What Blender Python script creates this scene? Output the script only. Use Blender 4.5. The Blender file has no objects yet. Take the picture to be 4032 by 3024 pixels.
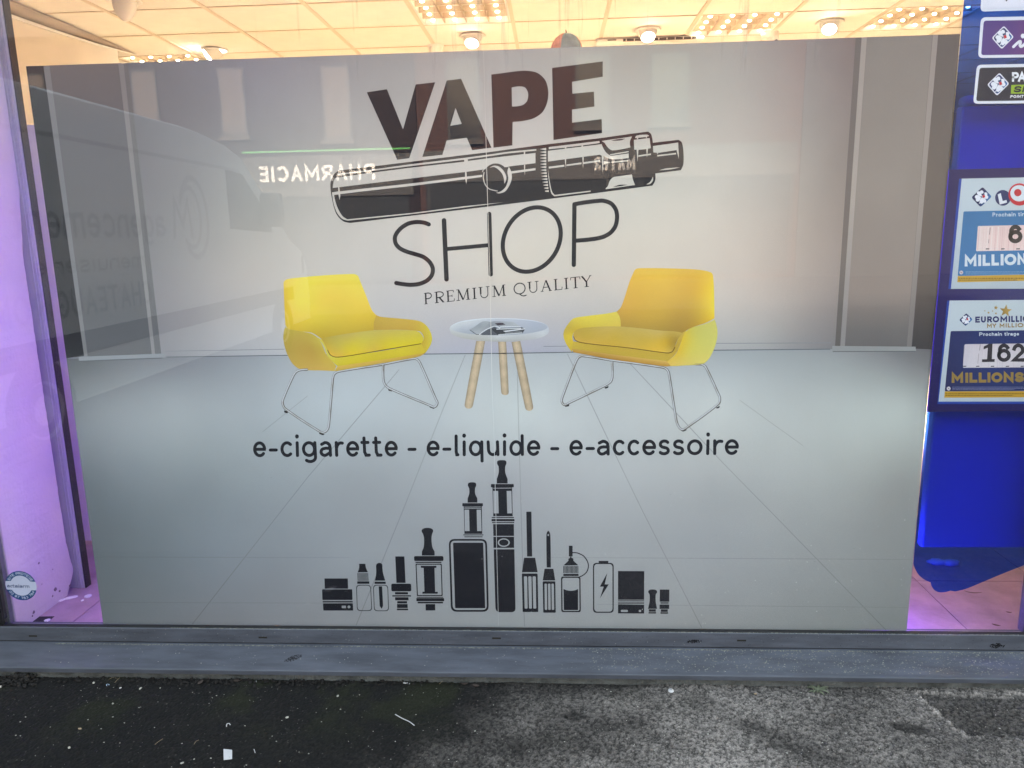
import bpy, bmesh, math, random
import numpy as np
from mathutils import Vector, Matrix
from mathutils.geometry import tessellate_polygon
random.seed(7); RNG = np.random.default_rng(11)
scene = bpy.context.scene
COL = scene.collection
# ------------------------------------------------------------------ camera, world, sun, exposure
FPX = 2977.609; CX, CY = 2016.0, 1512.0            # lens of the photograph in its own pixels
AX = np.array([0.9983823, -0.00979662, -0.05600719])
AY = np.array([0.05296299, -0.19805267, 0.97875945])
AZ = np.array([-0.0206809, -0.98014242, -0.19721343])
EYE = np.array([0.0, -2.3, 1.41])
cam_d = bpy.data.cameras.new("camera"); cam = bpy.data.objects.new("camera", cam_d); COL.objects.link(cam)
cam_d.sensor_width = 36; cam_d.lens = 36*FPX/4032; cam_d.clip_start = 0.02; cam_d.clip_end = 500
_r = Matrix(((AX[0], -AX[1], -AX[2]), (AY[0], -AY[1], -AY[2]), (AZ[0], -AZ[1], -AZ[2])))
cam.matrix_world = Matrix.Translation(EYE) @ _r.to_4x4()
scene.camera = cam
SUN_EL = math.radians(30.5)
world = bpy.data.worlds.new("World"); scene.world = world; world.use_nodes = True
wn = world.node_tree; bg = wn.nodes["Background"]
sky = wn.nodes.new("ShaderNodeTexSky"); sky.sky_type = 'NISHITA'; sky.sun_disc = False
sky.sun_elevation = SUN_EL; sky.sun_rotation = 0.0; sky.air_density = 1.0; sky.dust_density = 2.0
sky_tint = wn.nodes.new("ShaderNodeMix"); sky_tint.data_type = 'RGBA'; sky_tint.blend_type = 'MULTIPLY'; sky_tint.inputs["Factor"].default_value = 1.0
sky_tint.inputs[7].default_value = (1.30, 0.985, 0.665, 1)     # warm tint over the whole sky, in place of a white balance
wn.links.new(sky.outputs[0], sky_tint.inputs[6]); wn.links.new(sky_tint.outputs[2], bg.inputs[0]); bg.inputs[1].default_value = 0.15
sun_d = bpy.data.lights.new("sun", 'SUN'); sun_d.energy = 2.0; sun_d.angle = math.radians(0.5); sun_d.color = (1, 0.93, 0.82)
sun = bpy.data.objects.new("sun", sun_d); COL.objects.link(sun); sun.location = (0, 20, 20)
sun.rotation_euler = (-(math.pi/2-SUN_EL), 0, 0)
vs = scene.view_settings; vs.view_transform = 'Standard'; vs.look = 'None'; vs.gamma = 1; vs.exposure = 3.25
vs.use_curve_mapping = False
scene.cycles.max_bounces = 10; scene.cycles.transparent_max_bounces = 16; scene.cycles.diffuse_bounces = 5
scene.cycles.sample_clamp_indirect = 6
LAMPK = 0.37                                        # strength of the shop's own lamps

# ------------------------------------------------------------------ geometry helpers
def ray(u, v):
    q = np.array([u-CX, v-CY, FPX]); return np.array([q@AX, q@AY, q@AZ])
def PY(u, v, y):
    d = ray(u, v); return EYE + d*((y-EYE[1])/d[1])
def PZ(u, v, z):
    d = ray(u, v); return EYE + d*((z-EYE[2])/d[2])
def PX(u, v, x):
    d = ray(u, v); return EYE + d*((x-EYE[0])/d[0])
def lin(c):
    return tuple((x/255/12.92 if x/255 <= 0.04045 else ((x/255+0.055)/1.055)**2.4) for x in c)

def base(o):
    p = o; b = Vector((0, 0, 0))
    while p is not None:
        b += p.location; p = p.parent
    return b
def empty(name, loc, label=None, cat=None, group=None, kind=None):
    o = bpy.data.objects.new(name, None); COL.objects.link(o); o.location = loc; o.empty_display_size = 0.05
    tag(o, label, cat, group, kind); return o
def tag(o, label=None, cat=None, group=None, kind=None):
    if label: o['label'] = label
    if cat: o['category'] = cat
    if group: o['group'] = group
    if kind: o['kind'] = kind
    return o
def link_mesh(name, me, mat=None, parent=None, loc=(0, 0, 0)):
    o = bpy.data.objects.new(name, me); COL.objects.link(o); o.location = loc
    if parent is not None: o.parent = parent
    if mat is not None and not me.materials: me.materials.append(mat)
    return o
def mesh(name, verts, faces, mat, parent=None, smooth=False, origin=None, cols=None):
    """verts are in world space; the object's origin is its parent's, or `origin`"""
    b = base(parent) if parent is not None else Vector(origin if origin is not None else (0, 0, 0))
    me = bpy.data.meshes.new(name)
    vv = np.asarray(verts, dtype=float) - np.array(b)
    me.from_pydata(vv.tolist(), [], [list(f) for f in faces]); 
    if cols is not None:
        a = me.color_attributes.new("Col", 'FLOAT_COLOR', 'POINT')
        c = np.ones((len(vv), 4), dtype=np.float32); c[:, :3] = cols
        a.data.foreach_set("color", c.ravel())
    if smooth: me.polygons.foreach_set("use_smooth", [True]*len(me.polygons))
    me.update()
    return link_mesh(name, me, mat, parent, (0, 0, 0) if parent is not None else b)
def bm_obj(name, bm, mat, parent=None, smooth=False, origin=None):
    b = base(parent) if parent is not None else Vector(origin if origin is not None else (0, 0, 0))
    bmesh.ops.translate(bm, verts=bm.verts, vec=-b)
    me = bpy.data.meshes.new(name); bm.normal_update(); bm.to_mesh(me); bm.free()
    if smooth: me.polygons.foreach_set("use_smooth", [True]*len(me.polygons))
    return link_mesh(name, me, mat, parent, (0, 0, 0) if parent is not None else b)
def add_box(bm, lo, hi, bevel=0.0):
    lo = Vector(lo); hi = Vector(hi)
    r = bmesh.ops.create_cube(bm, size=1, matrix=Matrix.Translation((lo+hi)/2) @ Matrix.Diagonal(Vector((*(hi-lo), 1))))
    if bevel > 0:
        es = list({e for v in r['verts'] for e in v.link_edges})
        bmesh.ops.bevel(bm, geom=es, offset=bevel, segments=2, affect='EDGES', profile=0.5)
def box(name, lo, hi, mat, parent=None, bevel=0.0, origin=None):
    bm = bmesh.new(); add_box(bm, lo, hi, bevel); return bm_obj(name, bm, mat, parent, False, origin)
def add_cyl(bm, p0, p1, r0, r1=None, seg=20, caps=True):
    p0 = Vector(p0); p1 = Vector(p1); d = p1-p0; r1 = r0 if r1 is None else r1
    m = Matrix.Translation((p0+p1)/2) @ d.to_track_quat('Z', 'Y').to_matrix().to_4x4()
    bmesh.ops.create_cone(bm, cap_ends=caps, segments=seg, radius1=r0, radius2=r1, depth=d.length, matrix=m)
def lathe(name, prof, centre, axis, mat, parent=None, seg=28, origin=None):
    """prof: (radius, height along axis) pairs"""
    ax = Vector(axis).normalized(); q = ax.to_track_quat('Z', 'Y'); c = Vector(centre)
    vs_, fs = [], []
    for r, h in prof:
        for k in range(seg):
            t = 2*math.pi*k/seg
            vs_.append(c + q @ Vector((r*math.cos(t), r*math.sin(t), h)))
    for i in range(len(prof)-1):
        for k in range(seg):
            k2 = (k+1) % seg
            fs.append((i*seg+k, i*seg+k2, (i+1)*seg+k2, (i+1)*seg+k))
    return mesh(name, vs_, fs, mat, parent, True, origin)
def copy_tree(o, parent=None):
    c = o.copy(); COL.objects.link(c); c.parent = parent
    for ch in list(o.children): copy_tree(ch, c)
    return c

# ------------------------------------------------------------------ materials
def mat(name, color=(0.5, 0.5, 0.5), rough=0.6, metal=0.0, spec=0.5, noise=0.0, nscale=8.0, bump=0.0, bscale=60.0, emit=None, estr=0.0, nstretch=(1, 1, 1), col2=None):
    m = bpy.data.materials.new(name); m.use_nodes = True; nt = m.node_tree; b = nt.nodes["Principled BSDF"]
    b.inputs["Base Color"].default_value = (*color, 1); b.inputs["Roughness"].default_value = rough
    b.inputs["Metallic"].default_value = metal; b.inputs["Specular IOR Level"].default_value = spec
    if emit is not None:
        b.inputs["Emission Color"].default_value = (*emit, 1); b.inputs["Emission Strength"].default_value = estr
    if noise or bump or col2:
        tc = nt.nodes.new("ShaderNodeTexCoord"); mp = nt.nodes.new("ShaderNodeMapping"); mp.inputs["Scale"].default_value = nstretch
        nt.links.new(tc.outputs["Object"], mp.inputs[0])
    if noise or col2:
        n = nt.nodes.new("ShaderNodeTexNoise"); n.inputs["Scale"].default_value = nscale; n.inputs["Detail"].default_value = 6
        n.inputs["Roughness"].default_value = 0.62
        nt.links.new(mp.outputs[0], n.inputs["Vector"])
        r = nt.nodes.new("ShaderNodeMapRange"); r.inputs[1].default_value = 0.3; r.inputs[2].default_value = 0.7
        nt.links.new(n.outputs["Fac"], r.inputs[0])
        mx = nt.nodes.new("ShaderNodeMix"); mx.data_type = 'RGBA'
        nt.links.new(r.outputs[0], mx.inputs["Factor"])
        a = tuple(c*(1-noise) for c in color); z = col2 if col2 else tuple(min(1, c*(1+noise)) for c in color)
        mx.inputs[6].default_value = (*a, 1); mx.inputs[7].default_value = (*z, 1)
        nt.links.new(mx.outputs[2], b.inputs["Base Color"])
    if bump:
        n2 = nt.nodes.new("ShaderNodeTexNoise"); n2.inputs["Scale"].default_value = bscale; n2.inputs["Detail"].default_value = 5
        nt.links.new(mp.outputs[0], n2.inputs["Vector"])
        bp = nt.nodes.new("ShaderNodeBump"); bp.inputs["Strength"].default_value = bump; bp.inputs["Distance"].default_value = 0.01
        nt.links.new(n2.outputs["Fac"], bp.inputs["Height"]); nt.links.new(bp.outputs[0], b.inputs["Normal"])
    return m
def print_material(name, rough=0.55, spec=0.25, grain=0.05, gscale=900):
    m = bpy.data.materials.new(name); m.use_nodes = True; nt = m.node_tree; b = nt.nodes["Principled BSDF"]
    at = nt.nodes.new("ShaderNodeAttribute"); at.attribute_name = "Col"
    tc = nt.nodes.new("ShaderNodeTexCoord"); mp = nt.nodes.new("ShaderNodeMapping"); mp.inputs["Scale"].default_value = (0.35, 1, 1)
    n = nt.nodes.new("ShaderNodeTexNoise"); n.inputs["Scale"].default_value = gscale; n.inputs["Detail"].default_value = 2
    n3 = nt.nodes.new("ShaderNodeTexNoise"); n3.inputs["Scale"].default_value = 5; n3.inputs["Detail"].default_value = 5
    nt.links.new(tc.outputs["Object"], mp.inputs[0]); nt.links.new(mp.outputs[0], n.inputs["Vector"]); nt.links.new(tc.outputs["Object"], n3.inputs["Vector"])
    r = nt.nodes.new("ShaderNodeMapRange"); r.inputs[1].default_value = 0.25; r.inputs[2].default_value = 0.75
    r.inputs[3].default_value = 1-grain; r.inputs[4].default_value = 1+grain
    r3 = nt.nodes.new("ShaderNodeMapRange"); r3.inputs[1].default_value = 0.3; r3.inputs[2].default_value = 0.7
    r3.inputs[3].default_value = 0.97; r3.inputs[4].default_value = 1.03
    nt.links.new(n.outputs["Fac"], r.inputs[0]); nt.links.new(n3.outputs["Fac"], r3.inputs[0])
    mu = nt.nodes.new("ShaderNodeMath"); mu.operation = 'MULTIPLY'; nt.links.new(r.outputs[0], mu.inputs[0]); nt.links.new(r3.outputs[0], mu.inputs[1])
    vm = nt.nodes.new("ShaderNodeVectorMath"); vm.operation = 'SCALE'
    nt.links.new(at.outputs["Color"], vm.inputs[0]); nt.links.new(mu.outputs[0], vm.inputs["Scale"])
    nt.links.new(vm.outputs[0], b.inputs["Base Color"]); b.inputs["Roughness"].default_value = rough; b.inputs["Specular IOR Level"].default_value = spec
    return m
def glass_material(name, streak=False, tint=(1, 1, 1)):
    m = bpy.data.materials.new(name); m.use_nodes = True; nt = m.node_tree
    nt.nodes.remove(nt.nodes["Principled BSDF"]); out = nt.nodes["Material Output"]
    tr = nt.nodes.new("ShaderNodeBsdfTransparent"); tr.inputs[0].default_value = (*tint, 1)
    gl = nt.nodes.new("ShaderNodeBsdfGlossy"); gl.inputs["Roughness"].default_value = 0.0
    lw = nt.nodes.new("ShaderNodeLayerWeight"); lw.inputs[0].default_value = 0.5
    p = nt.nodes.new("ShaderNodeMath"); p.operation = 'POWER'; p.inputs[1].default_value = 5.0
    nt.links.new(lw.outputs["Facing"], p.inputs[0])
    s = nt.nodes.new("ShaderNodeMath"); s.operation = 'MULTIPLY_ADD'; s.inputs[1].default_value = 0.955; s.inputs[2].default_value = 0.043
    nt.links.new(p.outputs[0], s.inputs[0])
    mx = nt.nodes.new("ShaderNodeMixShader"); nt.links.new(s.outputs[0], mx.inputs[0])
    nt.links.new(tr.outputs[0], mx.inputs[1]); nt.links.new(gl.outputs[0], mx.inputs[2])
    last = mx
    if streak:      # dried runs of dirty water on the upper part of the pane, thin dust everywhere
        tc = nt.nodes.new("ShaderNodeTexCoord"); mp = nt.nodes.new("ShaderNodeMapping"); mp.inputs["Scale"].default_value = (26, 1, 1.3)
        n = nt.nodes.new("ShaderNodeTexNoise"); n.inputs["Scale"].default_value = 1.0; n.inputs["Detail"].default_value = 4; n.inputs["Roughness"].default_value = 0.65
        nt.links.new(tc.outputs["Object"], mp.inputs[0]); nt.links.new(mp.outputs[0], n.inputs["Vector"])
        r = nt.nodes.new("ShaderNodeMapRange"); r.inputs[1].default_value = 0.58; r.inputs[2].default_value = 0.74; r.inputs[4].default_value = 0.30
        nt.links.new(n.outputs["Fac"], r.inputs[0])
        sp = nt.nodes.new("ShaderNodeSeparateXYZ"); nt.links.new(tc.outputs["Object"], sp.inputs[0])
        rz = nt.nodes.new("ShaderNodeMapRange"); rz.inputs[1].default_value = 1.72; rz.inputs[2].default_value = 1.88; nt.links.new(sp.outputs[2], rz.inputs[0])
        rx = nt.nodes.new("ShaderNodeMapRange"); rx.inputs[1].default_value = -1.0; rx.inputs[2].default_value = -0.4; nt.links.new(sp.outputs[0], rx.inputs[0])
        rx2 = nt.nodes.new("ShaderNodeMapRange"); rx2.inputs[1].default_value = 0.95; rx2.inputs[2].default_value = 0.6; nt.links.new(sp.outputs[0], rx2.inputs[0])
        m1 = nt.nodes.new("ShaderNodeMath"); m1.operation = 'MULTIPLY'; nt.links.new(r.outputs[0], m1.inputs[0]); nt.links.new(rz.outputs[0], m1.inputs[1])
        m2 = nt.nodes.new("ShaderNodeMath"); m2.operation = 'MULTIPLY'; nt.links.new(m1.outputs[0], m2.inputs[0]); nt.links.new(rx.outputs[0], m2.inputs[1])
        m3 = nt.nodes.new("ShaderNodeMath"); m3.operation = 'MULTIPLY'; nt.links.new(m2.outputs[0], m3.inputs[0]); nt.links.new(rx2.outputs[0], m3.inputs[1])
        m4 = nt.nodes.new("ShaderNodeMath"); m4.operation = 'ADD'; m4.inputs[1].default_value = 0.006; nt.links.new(m3.outputs[0], m4.inputs[0])
        df = nt.nodes.new("ShaderNodeBsdfDiffuse"); df.inputs[0].default_value = (0.7, 0.7, 0.68, 1)
        tl = nt.nodes.new("ShaderNodeBsdfTranslucent"); tl.inputs[0].default_value = (0.75, 0.75, 0.72, 1)
        ad = nt.nodes.new("ShaderNodeMixShader"); ad.inputs[0].default_value = 0.5
        nt.links.new(df.outputs[0], ad.inputs[1]); nt.links.new(tl.outputs[0], ad.inputs[2])
        mx2 = nt.nodes.new("ShaderNodeMixShader"); nt.links.new(m4.outputs[0], mx2.inputs[0])
        nt.links.new(mx.outputs[0], mx2.inputs[1]); nt.links.new(ad.outputs[0], mx2.inputs[2]); last = mx2
    nt.links.new(last.outputs[0], out.inputs[0]); return m
def film_material(name, tint):
    m = bpy.data.materials.new(name); m.use_nodes = True; nt = m.node_tree
    nt.nodes.remove(nt.nodes["Principled BSDF"]); out = nt.nodes["Material Output"]
    tr = nt.nodes.new("ShaderNodeBsdfTransparent"); tr.inputs[0].default_value = (*tint, 1)
    df = nt.nodes.new("ShaderNodeBsdfDiffuse"); df.inputs[0].default_value = (0.005, 0.03, 0.40, 1)
    mx = nt.nodes.new("ShaderNodeMixShader"); mx.inputs[0].default_value = 0.04
    nt.links.new(tr.outputs[0], mx.inputs[1]); nt.links.new(df.outputs[0], mx.inputs[2]); nt.links.new(mx.outputs[0], out.inputs[0]); return m
def emit_material(name, col, s):
    m = bpy.data.materials.new(name); m.use_nodes = True; nt = m.node_tree
    nt.nodes.remove(nt.nodes["Principled BSDF"]); e = nt.nodes.new("ShaderNodeEmission")
    e.inputs[0].default_value = (*col, 1); e.inputs[1].default_value = s
    nt.links.new(e.outputs[0], nt.nodes["Material Output"].inputs[0]); return m

# ------------------------------------------------------------------ flat print helpers (traced outlines -> a real plane)
def smooth(pts, closed=True, n=7):
    """points (x, y) are corners, (x, y, 1) are smooth points of a spline"""
    N = len(pts); out = []
    rng = range(N) if closed else range(N-1)
    for i in rng:
        p1 = pts[i]; p2 = pts[(i+1) % N]
        s1 = len(p1) > 2; s2 = len(p2) > 2
        a = np.array(p1[:2], float); b = np.array(p2[:2], float)
        if not s1 and not s2:
            out.append(tuple(a)); continue
        p0 = np.array(pts[(i-1) % N][:2], float) if (closed or i > 0) else a
        p3 = np.array(pts[(i+2) % N][:2], float) if (closed or i+2 < N) else b
        L = np.linalg.norm(b-a)
        def tang(pp, pn, c, other):
            t = pn-pp; l = np.linalg.norm(t); 
            return t/l*L if l > 1e-9 else (b-a)
        m1 = tang(p0, b, a, b)*0.9 if s1 else None
        m2 = tang(a, p3, b, a)*0.9 if s2 else None
        if m1 is None: m1 = 1.5*(b-a) - 0.5*m2
        if m2 is None: m2 = 1.5*(b-a) - 0.5*m1
        for k in range(n):
            t = k/n; t2 = t*t; t3 = t2*t
            out.append(tuple((2*t3-3*t2+1)*a + (t3-2*t2+t)*m1 + (-2*t3+3*t2)*b + (t3-t2)*m2))
    if not closed: out.append(tuple(np.array(pts[-1][:2], float)))
    return out
def allsmooth(pts): return [(p[0], p[1], 1) for p in pts]
def Z(org, s, pts):
    return [tuple([org[0]+p[0]*s, org[1]+p[1]*s] + ([1] if len(p) > 2 else [])) for p in pts]
def ribbon(pts, w, closed=False, cap=True):
    """returns (verts, faces) of a mitred stroke; w is a number or one per point"""
    P = [np.array(p[:2], float) for p in pts]
    Q = [P[0]]; ww = w if hasattr(w, '__len__') else [w]*len(P); W = [ww[0]]
    for p, wi in zip(P[1:], ww[1:]):
        if np.linalg.norm(p-Q[-1]) > 1e-6: Q.append(p); W.append(wi)
    if closed and np.linalg.norm(Q[0]-Q[-1]) < 1e-6: Q.pop(); W.pop()
    N = len(Q); L, R = [], []
    for i in range(N):
        d1 = Q[i]-Q[i-1] if (closed or i > 0) else Q[1]-Q[0]
        d2 = Q[(i+1) % N]-Q[i] if (closed or i < N-1) else Q[-1]-Q[-2]
        d1 = d1/np.linalg.norm(d1); d2 = d2/np.linalg.norm(d2)
        n1 = np.array([-d1[1], d1[0]]); n2 = np.array([-d2[1], d2[0]])
        m = n1+n2; lm = np.linalg.norm(m)
        m = n1 if lm < 1e-6 else m/lm
        k = 1/max(0.45, abs(m@n1))
        L.append(Q[i]+m*k*W[i]/2); R.append(Q[i]-m*k*W[i]/2)
    V = L+R; F = []
    for i in range(N if closed else N-1):
        j = (i+1) % N; F.append((i, j, N+j, N+i))
    if cap and not closed:
        for end in (0, 1):
            c = Q[0] if end == 0 else Q[-1]; d = (Q[0]-Q[1]) if end == 0 else (Q[-1]-Q[-2]); d = d/np.linalg.norm(d)
            n = np.array([-d[1], d[0]]); r = (W[0] if end == 0 else W[-1])/2; st = len(V); K = 8
            for k in range(K+1):
                t = math.pi*k/K - math.pi/2; V.append(c + d*r*math.cos(t) + n*r*math.sin(t))
            F.append(tuple(range(st, st+K+1)))
    return V, F
def tess(outer, holes=()):
    loops = [[Vector((p[0], p[1], 0)) for p in outer]] + [[Vector((p[0], p[1], 0)) for p in h] for h in holes]
    V = [tuple(v[:2]) for l in loops for v in l]
    return V, [tuple(t) for t in tessellate_polygon(loops)]
class Sheet:
    """flat print collected in photo pixels and laid on the plane y = plane; every piece a hair in front of the last"""
    def __init__(s, plane=None, frame=None): s.plane = plane; s.frame = frame; s.V = []; s.F = []; s.C = []
    def _add(s, V, F, cols, dy):
        b = len(s.V)
        for p in V:
            if s.frame is None: q = PY(p[0], p[1], s.plane-dy)
            else:               # frame = origin, right, up, normal: x to the right, y downwards, metres
                o_, r_, u_, n_ = (np.array(t, float) for t in s.frame); q = o_+r_*p[0]-u_*p[1]+n_*dy
            s.V.append(tuple(q))
        s.F += [tuple(b+i for i in f) for f in F]; s.C += cols
    def poly(s, outer, color, dy=0.0, holes=(), cell=None):
        """color: sRGB triple or function(u, v) -> sRGB"""
        V, F = tess(outer, holes)
        if cell:
            bm = bmesh.new(); vv = [bm.verts.new((p[0], p[1], 0)) for p in V]
            for f in F:
                try: bm.faces.new([vv[i] for i in f])
                except ValueError: pass
            xs = [p[0] for p in V]; ys = [p[1] for p in V]
            x = math.ceil(min(xs)/cell+0.01)*cell
            while x < max(xs):
                bmesh.ops.bisect_plane(bm, geom=bm.verts[:]+bm.edges[:]+bm.faces[:], plane_co=(x+0.013, 0, 0), plane_no=(1, 0, 0), dist=1e-5); x += cell
            y = math.ceil(min(ys)/cell+0.01)*cell
            while y < max(ys):
                bmesh.ops.bisect_plane(bm, geom=bm.verts[:]+bm.edges[:]+bm.faces[:], plane_co=(0, y+0.017, 0), plane_no=(0, 1, 0), dist=1e-5); y += cell
            bm.verts.index_update(); V = [tuple(v.co[:2]) for v in bm.verts]; F = [tuple(v.index for v in f.verts) for f in bm.faces]; bm.free()
        cols = [lin(color(p[0], p[1])) if callable(color) else lin(color) for p in V]
        s._add(V, F, cols, dy); return s
    def stroke(s, pts, w, color, dy=0.0, closed=False, cap=True):
        V, F = ribbon(pts, w, closed, cap); s._add(V, F, [lin(color(p[0], p[1])) if callable(color) else lin(color) for p in V], dy); return s
    def grid(s, us, vs_, color, dy=0.0):
        """color takes arrays"""
        U, W = np.meshgrid(us, vs_); c = color(U.ravel(), W.ravel())
        n, m = len(vs_), len(us); V = list(zip(U.ravel(), W.ravel()))
        F = [(i*m+j, i*m+j+1, (i+1)*m+j+1, (i+1)*m+j) for i in range(n-1) for j in range(m-1)]
        s._add(V, F, [lin(x) for x in c], dy); return s
    def make(s, name, material, parent, gain=1.0, sub=None):
        c = np.clip(np.array(s.C)*gain, 0.004, 0.95)
        return mesh(name, s.V, s.F, material, parent, cols=c)
def ell(cx, cy, rx, ry, n=28, a0=0.0):
    return [(cx+rx*math.cos(a0+2*math.pi*k/n), cy+ry*math.sin(a0+2*math.pi*k/n)) for k in range(n)]
def rrect(x0, y0, x1, y1, r, n=5):
    out = []
    for cx, cy, a in ((x1-r, y0+r, -90), (x1-r, y1-r, 0), (x0+r, y1-r, 90), (x0+r, y0+r, 180)):
        for k in range(n+1):
            t = math.radians(a+90*k/n); out.append((cx+r*math.cos(t), cy+r*math.sin(t)))
    return out
def rquad(q, r, n=5):
    """rounded convex quad, q in order"""
    out = []; N = len(q)
    for i in range(N):
        p = np.array(q[i], float); a = np.array(q[i-1], float); b = np.array(q[(i+1) % N], float)
        da = (a-p)/np.linalg.norm(a-p); db = (b-p)/np.linalg.norm(b-p)
        s_ = p+da*r; e_ = p+db*r
        for k in range(n+1):
            t = k/n; out.append(tuple((1-t)**2*s_ + 2*t*(1-t)*p + t*t*e_))
    return out
def tps(samples, reg=1e-3):
    """smooth colour field through the sampled print colours (u, v, r, g, b)"""
    A = np.array(samples, float); X = A[:, :2]/1000; Y = A[:, 2:]; n = len(X)
    def K(a, b):
        d2 = ((a[:, None, :]-b[None, :, :])**2).sum(-1); return d2*np.log(d2+1e-12)*0.5
    M = np.zeros((n+3, n+3)); M[:n, :n] = K(X, X)+reg*np.eye(n); M[:n, n] = 1; M[:n, n+1:] = X; M[n, :n] = 1; M[n+1:, :n] = X.T
    w = np.linalg.solve(M, np.vstack([Y, np.zeros((3, 3))]))
    def f(u, v):
        u = np.atleast_1d(np.asarray(u, float)); v = np.atleast_1d(np.asarray(v, float))
        q = np.stack([u, v], 1)/1000; B = np.hstack([K(q, X), np.ones((len(q), 1)), q])
        return np.clip(B@w, 0, 255)
    return f
def one(f): return lambda u, v: tuple(f(u, v)[0])

# ------------------------------------------------------------------ a skeleton alphabet (x, y in 0..1, y up)
def arc(cx, cy, rx, ry, a0, a1, n=14):
    return [(cx+rx*math.cos(math.radians(a0+(a1-a0)*k/n)), cy+ry*math.sin(math.radians(a0+(a1-a0)*k/n))) for k in range(n+1)]
GL = {
 'A': [[(0, 0), (.5, 1), (1, 0)], [(.2, .32), (.8, .32)]],
 'C': [arc(.55, .5, .55, .5, 48, 312, 20)],
 'D': [[(0, 0), (0, 1), (.45, 1)]+arc(.45, .5, .55, .5, 90, -90)+[(.45, 0), (0, 0)]],
 'E': [[(1, 1), (0, 1), (0, 0), (1, 0)], [(0, .5), (.85, .5)]],
 'G': [arc(.52, .5, .52, .5, 50, 350, 22)+[(1, .45), (.58, .45)]],
 'H': [[(0, 0), (0, 1)], [(1, 0), (1, 1)], [(0, .5), (1, .5)]],
 'I': [[(.5, 0), (.5, 1)]],
 'L': [[(0, 1), (0, 0), (1, 0)]],
 'M': [[(0, 0), (0, 1), (.5, .3), (1, 1), (1, 0)]],
 'N': [[(0, 0), (0, 1), (1, 0), (1, 1)]],
 'O': [arc(.5, .5, .5, .5, 0, 360, 28)],
 'P': [[(0, 0), (0, 1), (.55, 1)]+arc(.6, .73, .4, .27, 90, -90)+[(.55, .46), (0, .46)]],
 'Q': [arc(.5, .5, .5, .5, 0, 360, 28), [(.6, .15), (.95, -.2)]],
 'R': [[(0, 0), (0, 1), (.55, 1)]+arc(.58, .73, .4, .27, 90, -90)+[(.55, .46), (0, .46)], [(.5, .46), (1, 0)]],
 'S': [arc(.5, .74, .46, .26, 25, 265, 14)+arc(.5, .24, .5, .24, 85, -155, 14)],
 'T': [[(0, 1), (1, 1)], [(.5, 1), (.5, 0)]],
 'U': [[(0, 1), (0, .4)]+arc(.5, .4, .5, .4, 180, 360)+[(1, 1)]],
 'V': [[(0, 1), (.5, 0), (1, 1)]],
 'X': [[(0, 0), (1, 1)], [(0, 1), (1, 0)]],
 'Y': [[(0, 1), (.5, .45), (1, 1)], [(.5, .45), (.5, 0)]],
 '0': [arc(.5, .5, .5, .5, 0, 360, 28)],
 '1': [[(.1, .72), (.55, 1), (.55, 0)], [(.05, 0), (1, 0)]],
 '2': [arc(.5, .68, .46, .32, 165, -25, 14)+[(.05, 0), (1, 0)]],
 '3': [arc(.48, .74, .44, .26, 150, -80, 12)+arc(.48, .25, .5, .25, 80, -150, 12)],
 '4': [[(.75, 0), (.75, 1), (0, .3), (1, .3)]],
 '6': [[(.85, .85)]+arc(.5, .66, .42, .34, 50, 170, 8)+arc(.5, .32, .5, .32, 165, -195, 24)],
 '7': [[(0, 1), (1, 1), (.4, 0)]],
 '9': [arc(.5, .68, .5, .32, 0, 360, 24), [(1, .68), (.9, .2), (.5, 0), (.15, .08)]],
 '-': [[(0, .44), (1, .44)]],
 'a': [[(.08, .87)]+arc(.46, .68, .5, .32, 95, 20, 8)+[(.98, .6), (1, .0)], [(.97, .56), (.5, .56)]+arc(.38, .27, .38, .27, 95, 300, 14)+[(.97, .22)]],
 'c': [arc(.55, .5, .55, .5, 48, 312, 20)],
 'd': [arc(.45, .5, .45, .5, 0, 360, 24), [(.98, 1.47), (1, 0)]],
 'e': [[(.06, .5), (1, .5)]+arc(.52, .5, .5, .5, 8, 318, 22)],
 'g': [arc(.47, .5, .47, .5, 0, 360, 24), [(.97, 1), (1, -.15)]+arc(.55, -.15, .45, .33, -10, -135, 10)],
 'h': [[(0, 1.47), (0, 0)], [(0, .5)]+arc(.5, .55, .5, .45, 160, 0, 12)+[(1, 0)]],
 'i': [[(.5, 1), (.5, 0)]],
 'l': [[(.2, 1.47), (.2, .25), (.45, 0), (.9, 0)]],
 'm': [[(0, 1), (0, 0)], [(0, .6)]+arc(.25, .72, .25, .28, 160, 0, 10)+[(.5, 0)], [(.5, .6)]+arc(.75, .72, .25, .28, 160, 0, 10)+[(1, 0)]],
 'n': [[(0, 1), (0, 0)], [(0, .5)]+arc(.5, .55, .5, .45, 160, 0, 12)+[(1, 0)]],
 'o': [arc(.5, .5, .5, .5, 0, 360, 28)],
 'q': [arc(.45, .5, .45, .5, 0, 360, 24), [(.98, 1), (1, -.5)]],
 'r': [[(0, 1), (.05, 0)], [(.03, .55)]+arc(.75, .45, .72, .52, 165, 85, 8)+[(1, .95)]],
 's': [arc(.52, .75, .46, .25, 35, 262, 14)+arc(.48, .245, .5, .245, 85, -145, 14)],
 't': [[(.3, 1.35), (.36, .25), (.55, 0), (1, 0)], [(0, 1), (.85, 1)]],
 'u': [[(0, 1), (.04, .4)]+arc(.5, .4, .46, .4, 180, 350, 12)+[(.97, .35)], [(.95, 1), (1, 0)]],
}
LOOPS = {'O', '0', 'o'}
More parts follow.
